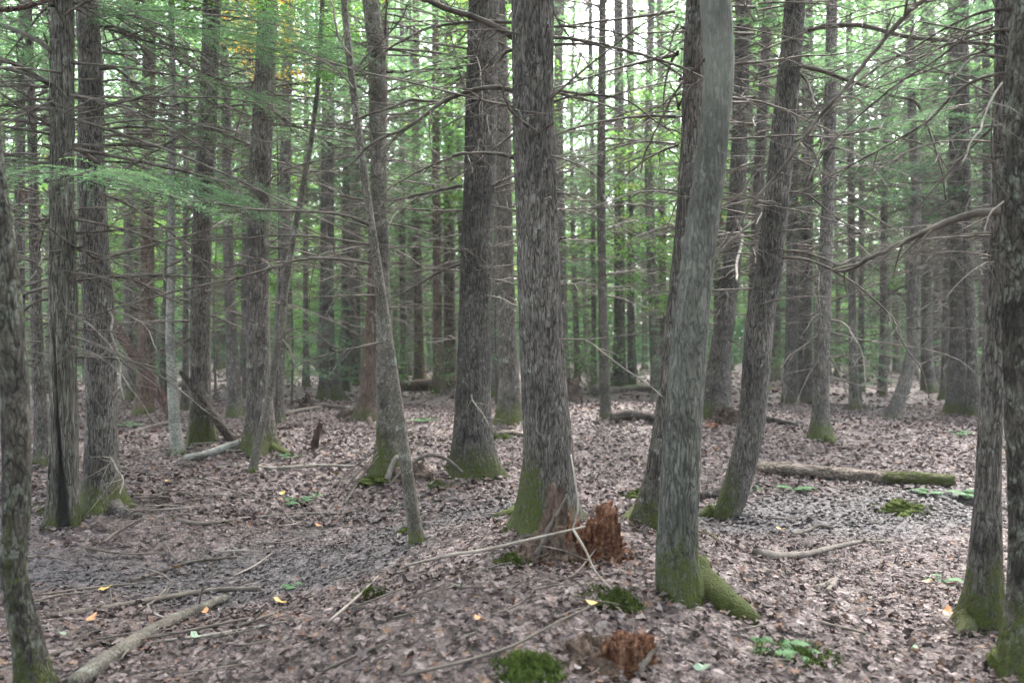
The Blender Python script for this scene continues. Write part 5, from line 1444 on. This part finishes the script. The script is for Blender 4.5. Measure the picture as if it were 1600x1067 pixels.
# unseen trees of the wood, added beside and behind the eye to block sky
def unseen_shade_wood():
    r = np.random.default_rng(17)
    zz = np.concatenate([np.linspace(-0.3, 1.2, 8), np.linspace(1.6, 15, 12)])
    P = np.stack([0.1 * np.sin(zz * .4), 0.1 * np.cos(zz * .3), zz], -1)
    tm = trunk_mesh("trunk", P, np.interp(zz, [-.3, 1.5, 15], [0.19, 0.16, 0.05]), 0.0, 14, M['hemlock'], 0.4, 0.2, 0, 0.3, 17)
    spots = [(-5.0, 1.2), (5.2, 1.6), (-3.4, -3.2), (3.2, -3.6), (0.2, -5.2), (-7.5, -1.5), (7.6, -1.8), (-5.8, -6.2), (5.6, -6.8), (0.8, -9.5), (-9.5, 4.5), (9.8, 5.0), (-3.0, -11), (4.0, -12), (-10, -7), (10, -8), (-8.5, -13), (8.0, -14), (0, -15)]
    for k, (x, y) in enumerate(spots):
        root = tag(link("unseen_shade_hemlock", None, loc=(x, y, float(height(x, y))), rotz=r.random() * 6.28), "unseen hemlock of the same wood, added around the eye to block open sky", "tree", "unseen hemlocks added around the eye for shade")
        link("trunk", tm, root, scale=r.uniform(.85, 1.2))
        cm, cw = CROWNS[k % 4]
        zc, sc, a = (r.uniform(3.4, 4.6) if y > -4 else r.uniform(1.6, 3.0)), r.uniform(0.95, 1.15), r.random() * 6.28
        link("crown", cm, root, (0, 0, zc), a, sc); link("limb_framework", cw, root, (0, 0, zc), a, sc)["kind"] = "stuff"
unseen_shade_wood()

def young_hemlocks():
    r = np.random.default_rng(61)
    zz = np.linspace(-0.2, 5.2, 14)
    P = np.stack([0.03 * np.sin(zz), 0.03 * np.cos(zz * 1.3), zz], -1)
    tm = trunk_mesh("trunk", P, np.interp(zz, [-.2, 5.2], [0.035, 0.008]), 0.0, 8, M['sapling'], 0.3, 0.1, 0, 0.1, 61)
    n = 0
    while n < 54:
        y = r.uniform(15.5, 42); x = r.uniform(-.7, .7) * y
        if any((x - t['origin'][0]) ** 2 + (y - t['origin'][1]) ** 2 < 0.5 for t in TREES.values()): continue
        if y < 19 and abs(x / y) < 0.25: continue
        root = tag(link("young_hemlock", None, loc=(x, y, float(height(x, y))), rotz=r.random() * 6.28), "young hemlock with low feathery branches in the undergrowth", "tree", "young hemlocks in the undergrowth")
        sc = r.uniform(0.28, 0.5)
        link("trunk", tm, root, scale=sc * 2)
        cm, cw = (CROWNS_SPARSE + NEAR_CROWNS)[n % 6]
        h0 = r.uniform(0.25, 0.9)
        link("crown", cm, root, (0, 0, h0), 0, sc); link("limb_framework", cw, root, (0, 0, h0), 0, sc)["kind"] = "stuff"
        n += 1
young_hemlocks()

# the wood beyond, too far to tell tree from tree
def far_wood():
    r = np.random.default_rng(404)
    acc = Acc()
    nc = 7600
    cx_ = r.uniform(-75, 75, nc); cy_ = r.uniform(60, 95, nc); cz_ = 40 * r.random(nc); cz_[:2800] = 10 * r.random(2800) ** 1.6
    u = cx_ / cy_; el = (cz_ - EYE) / cy_
    gap = (np.abs(u - 0.115) < 0.035 + 0.03 * r.random(nc)) & (el > 0.35)
    cx_, cy_, cz_ = cx_[~gap], cy_[~gap], cz_[~gap]
    for i in range(len(cx_)):
        n = 60
        c = np.array([cx_[i], cy_[i], cz_[i]]) + r.normal(0, 1, (n, 3)) * [1.6, 1.6, 0.8]
        a = r.random(n) * 6.28
        ax = np.stack([np.cos(a), np.sin(a), r.normal(-.2, .4, n)], -1); ay = np.stack([-np.sin(a), np.cos(a), r.normal(0, .6, n)], -1)
        s_ = .55 * r.uniform(.5, 1.3, n)[:, None]
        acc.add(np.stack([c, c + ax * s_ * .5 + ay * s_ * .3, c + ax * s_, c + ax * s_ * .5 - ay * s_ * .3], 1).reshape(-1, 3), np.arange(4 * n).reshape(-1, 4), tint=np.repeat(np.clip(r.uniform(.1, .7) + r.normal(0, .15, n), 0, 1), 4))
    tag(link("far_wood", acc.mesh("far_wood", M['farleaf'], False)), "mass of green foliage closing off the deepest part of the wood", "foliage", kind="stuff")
far_wood()

def haze():
    x0, x1, y0, y1, z0, z1 = -260, 260, -40, 460, -8, 48
    V = [(x, y, z) for z in (z0, z1) for y in (y0, y1) for x in (x0, x1)]
    Q = [(0, 2, 3, 1), (4, 5, 7, 6), (0, 1, 5, 4), (2, 6, 7, 3), (0, 4, 6, 2), (1, 3, 7, 5)]
    m, nt, out = newmat("haze")
    v = nd(nt, "ShaderNodeVolumePrincipled", {"Color": (0.93, 1.0, 0.97, 1), "Density": HAZE})
    nt.links.new(v.outputs[0], out.inputs["Volume"])
    tag(link("haze", mk_mesh("haze", V, [Q], None, m, False)), "thin pale haze hanging between the trees", "haze", kind="stuff")
HAZE = 0.0006
haze()
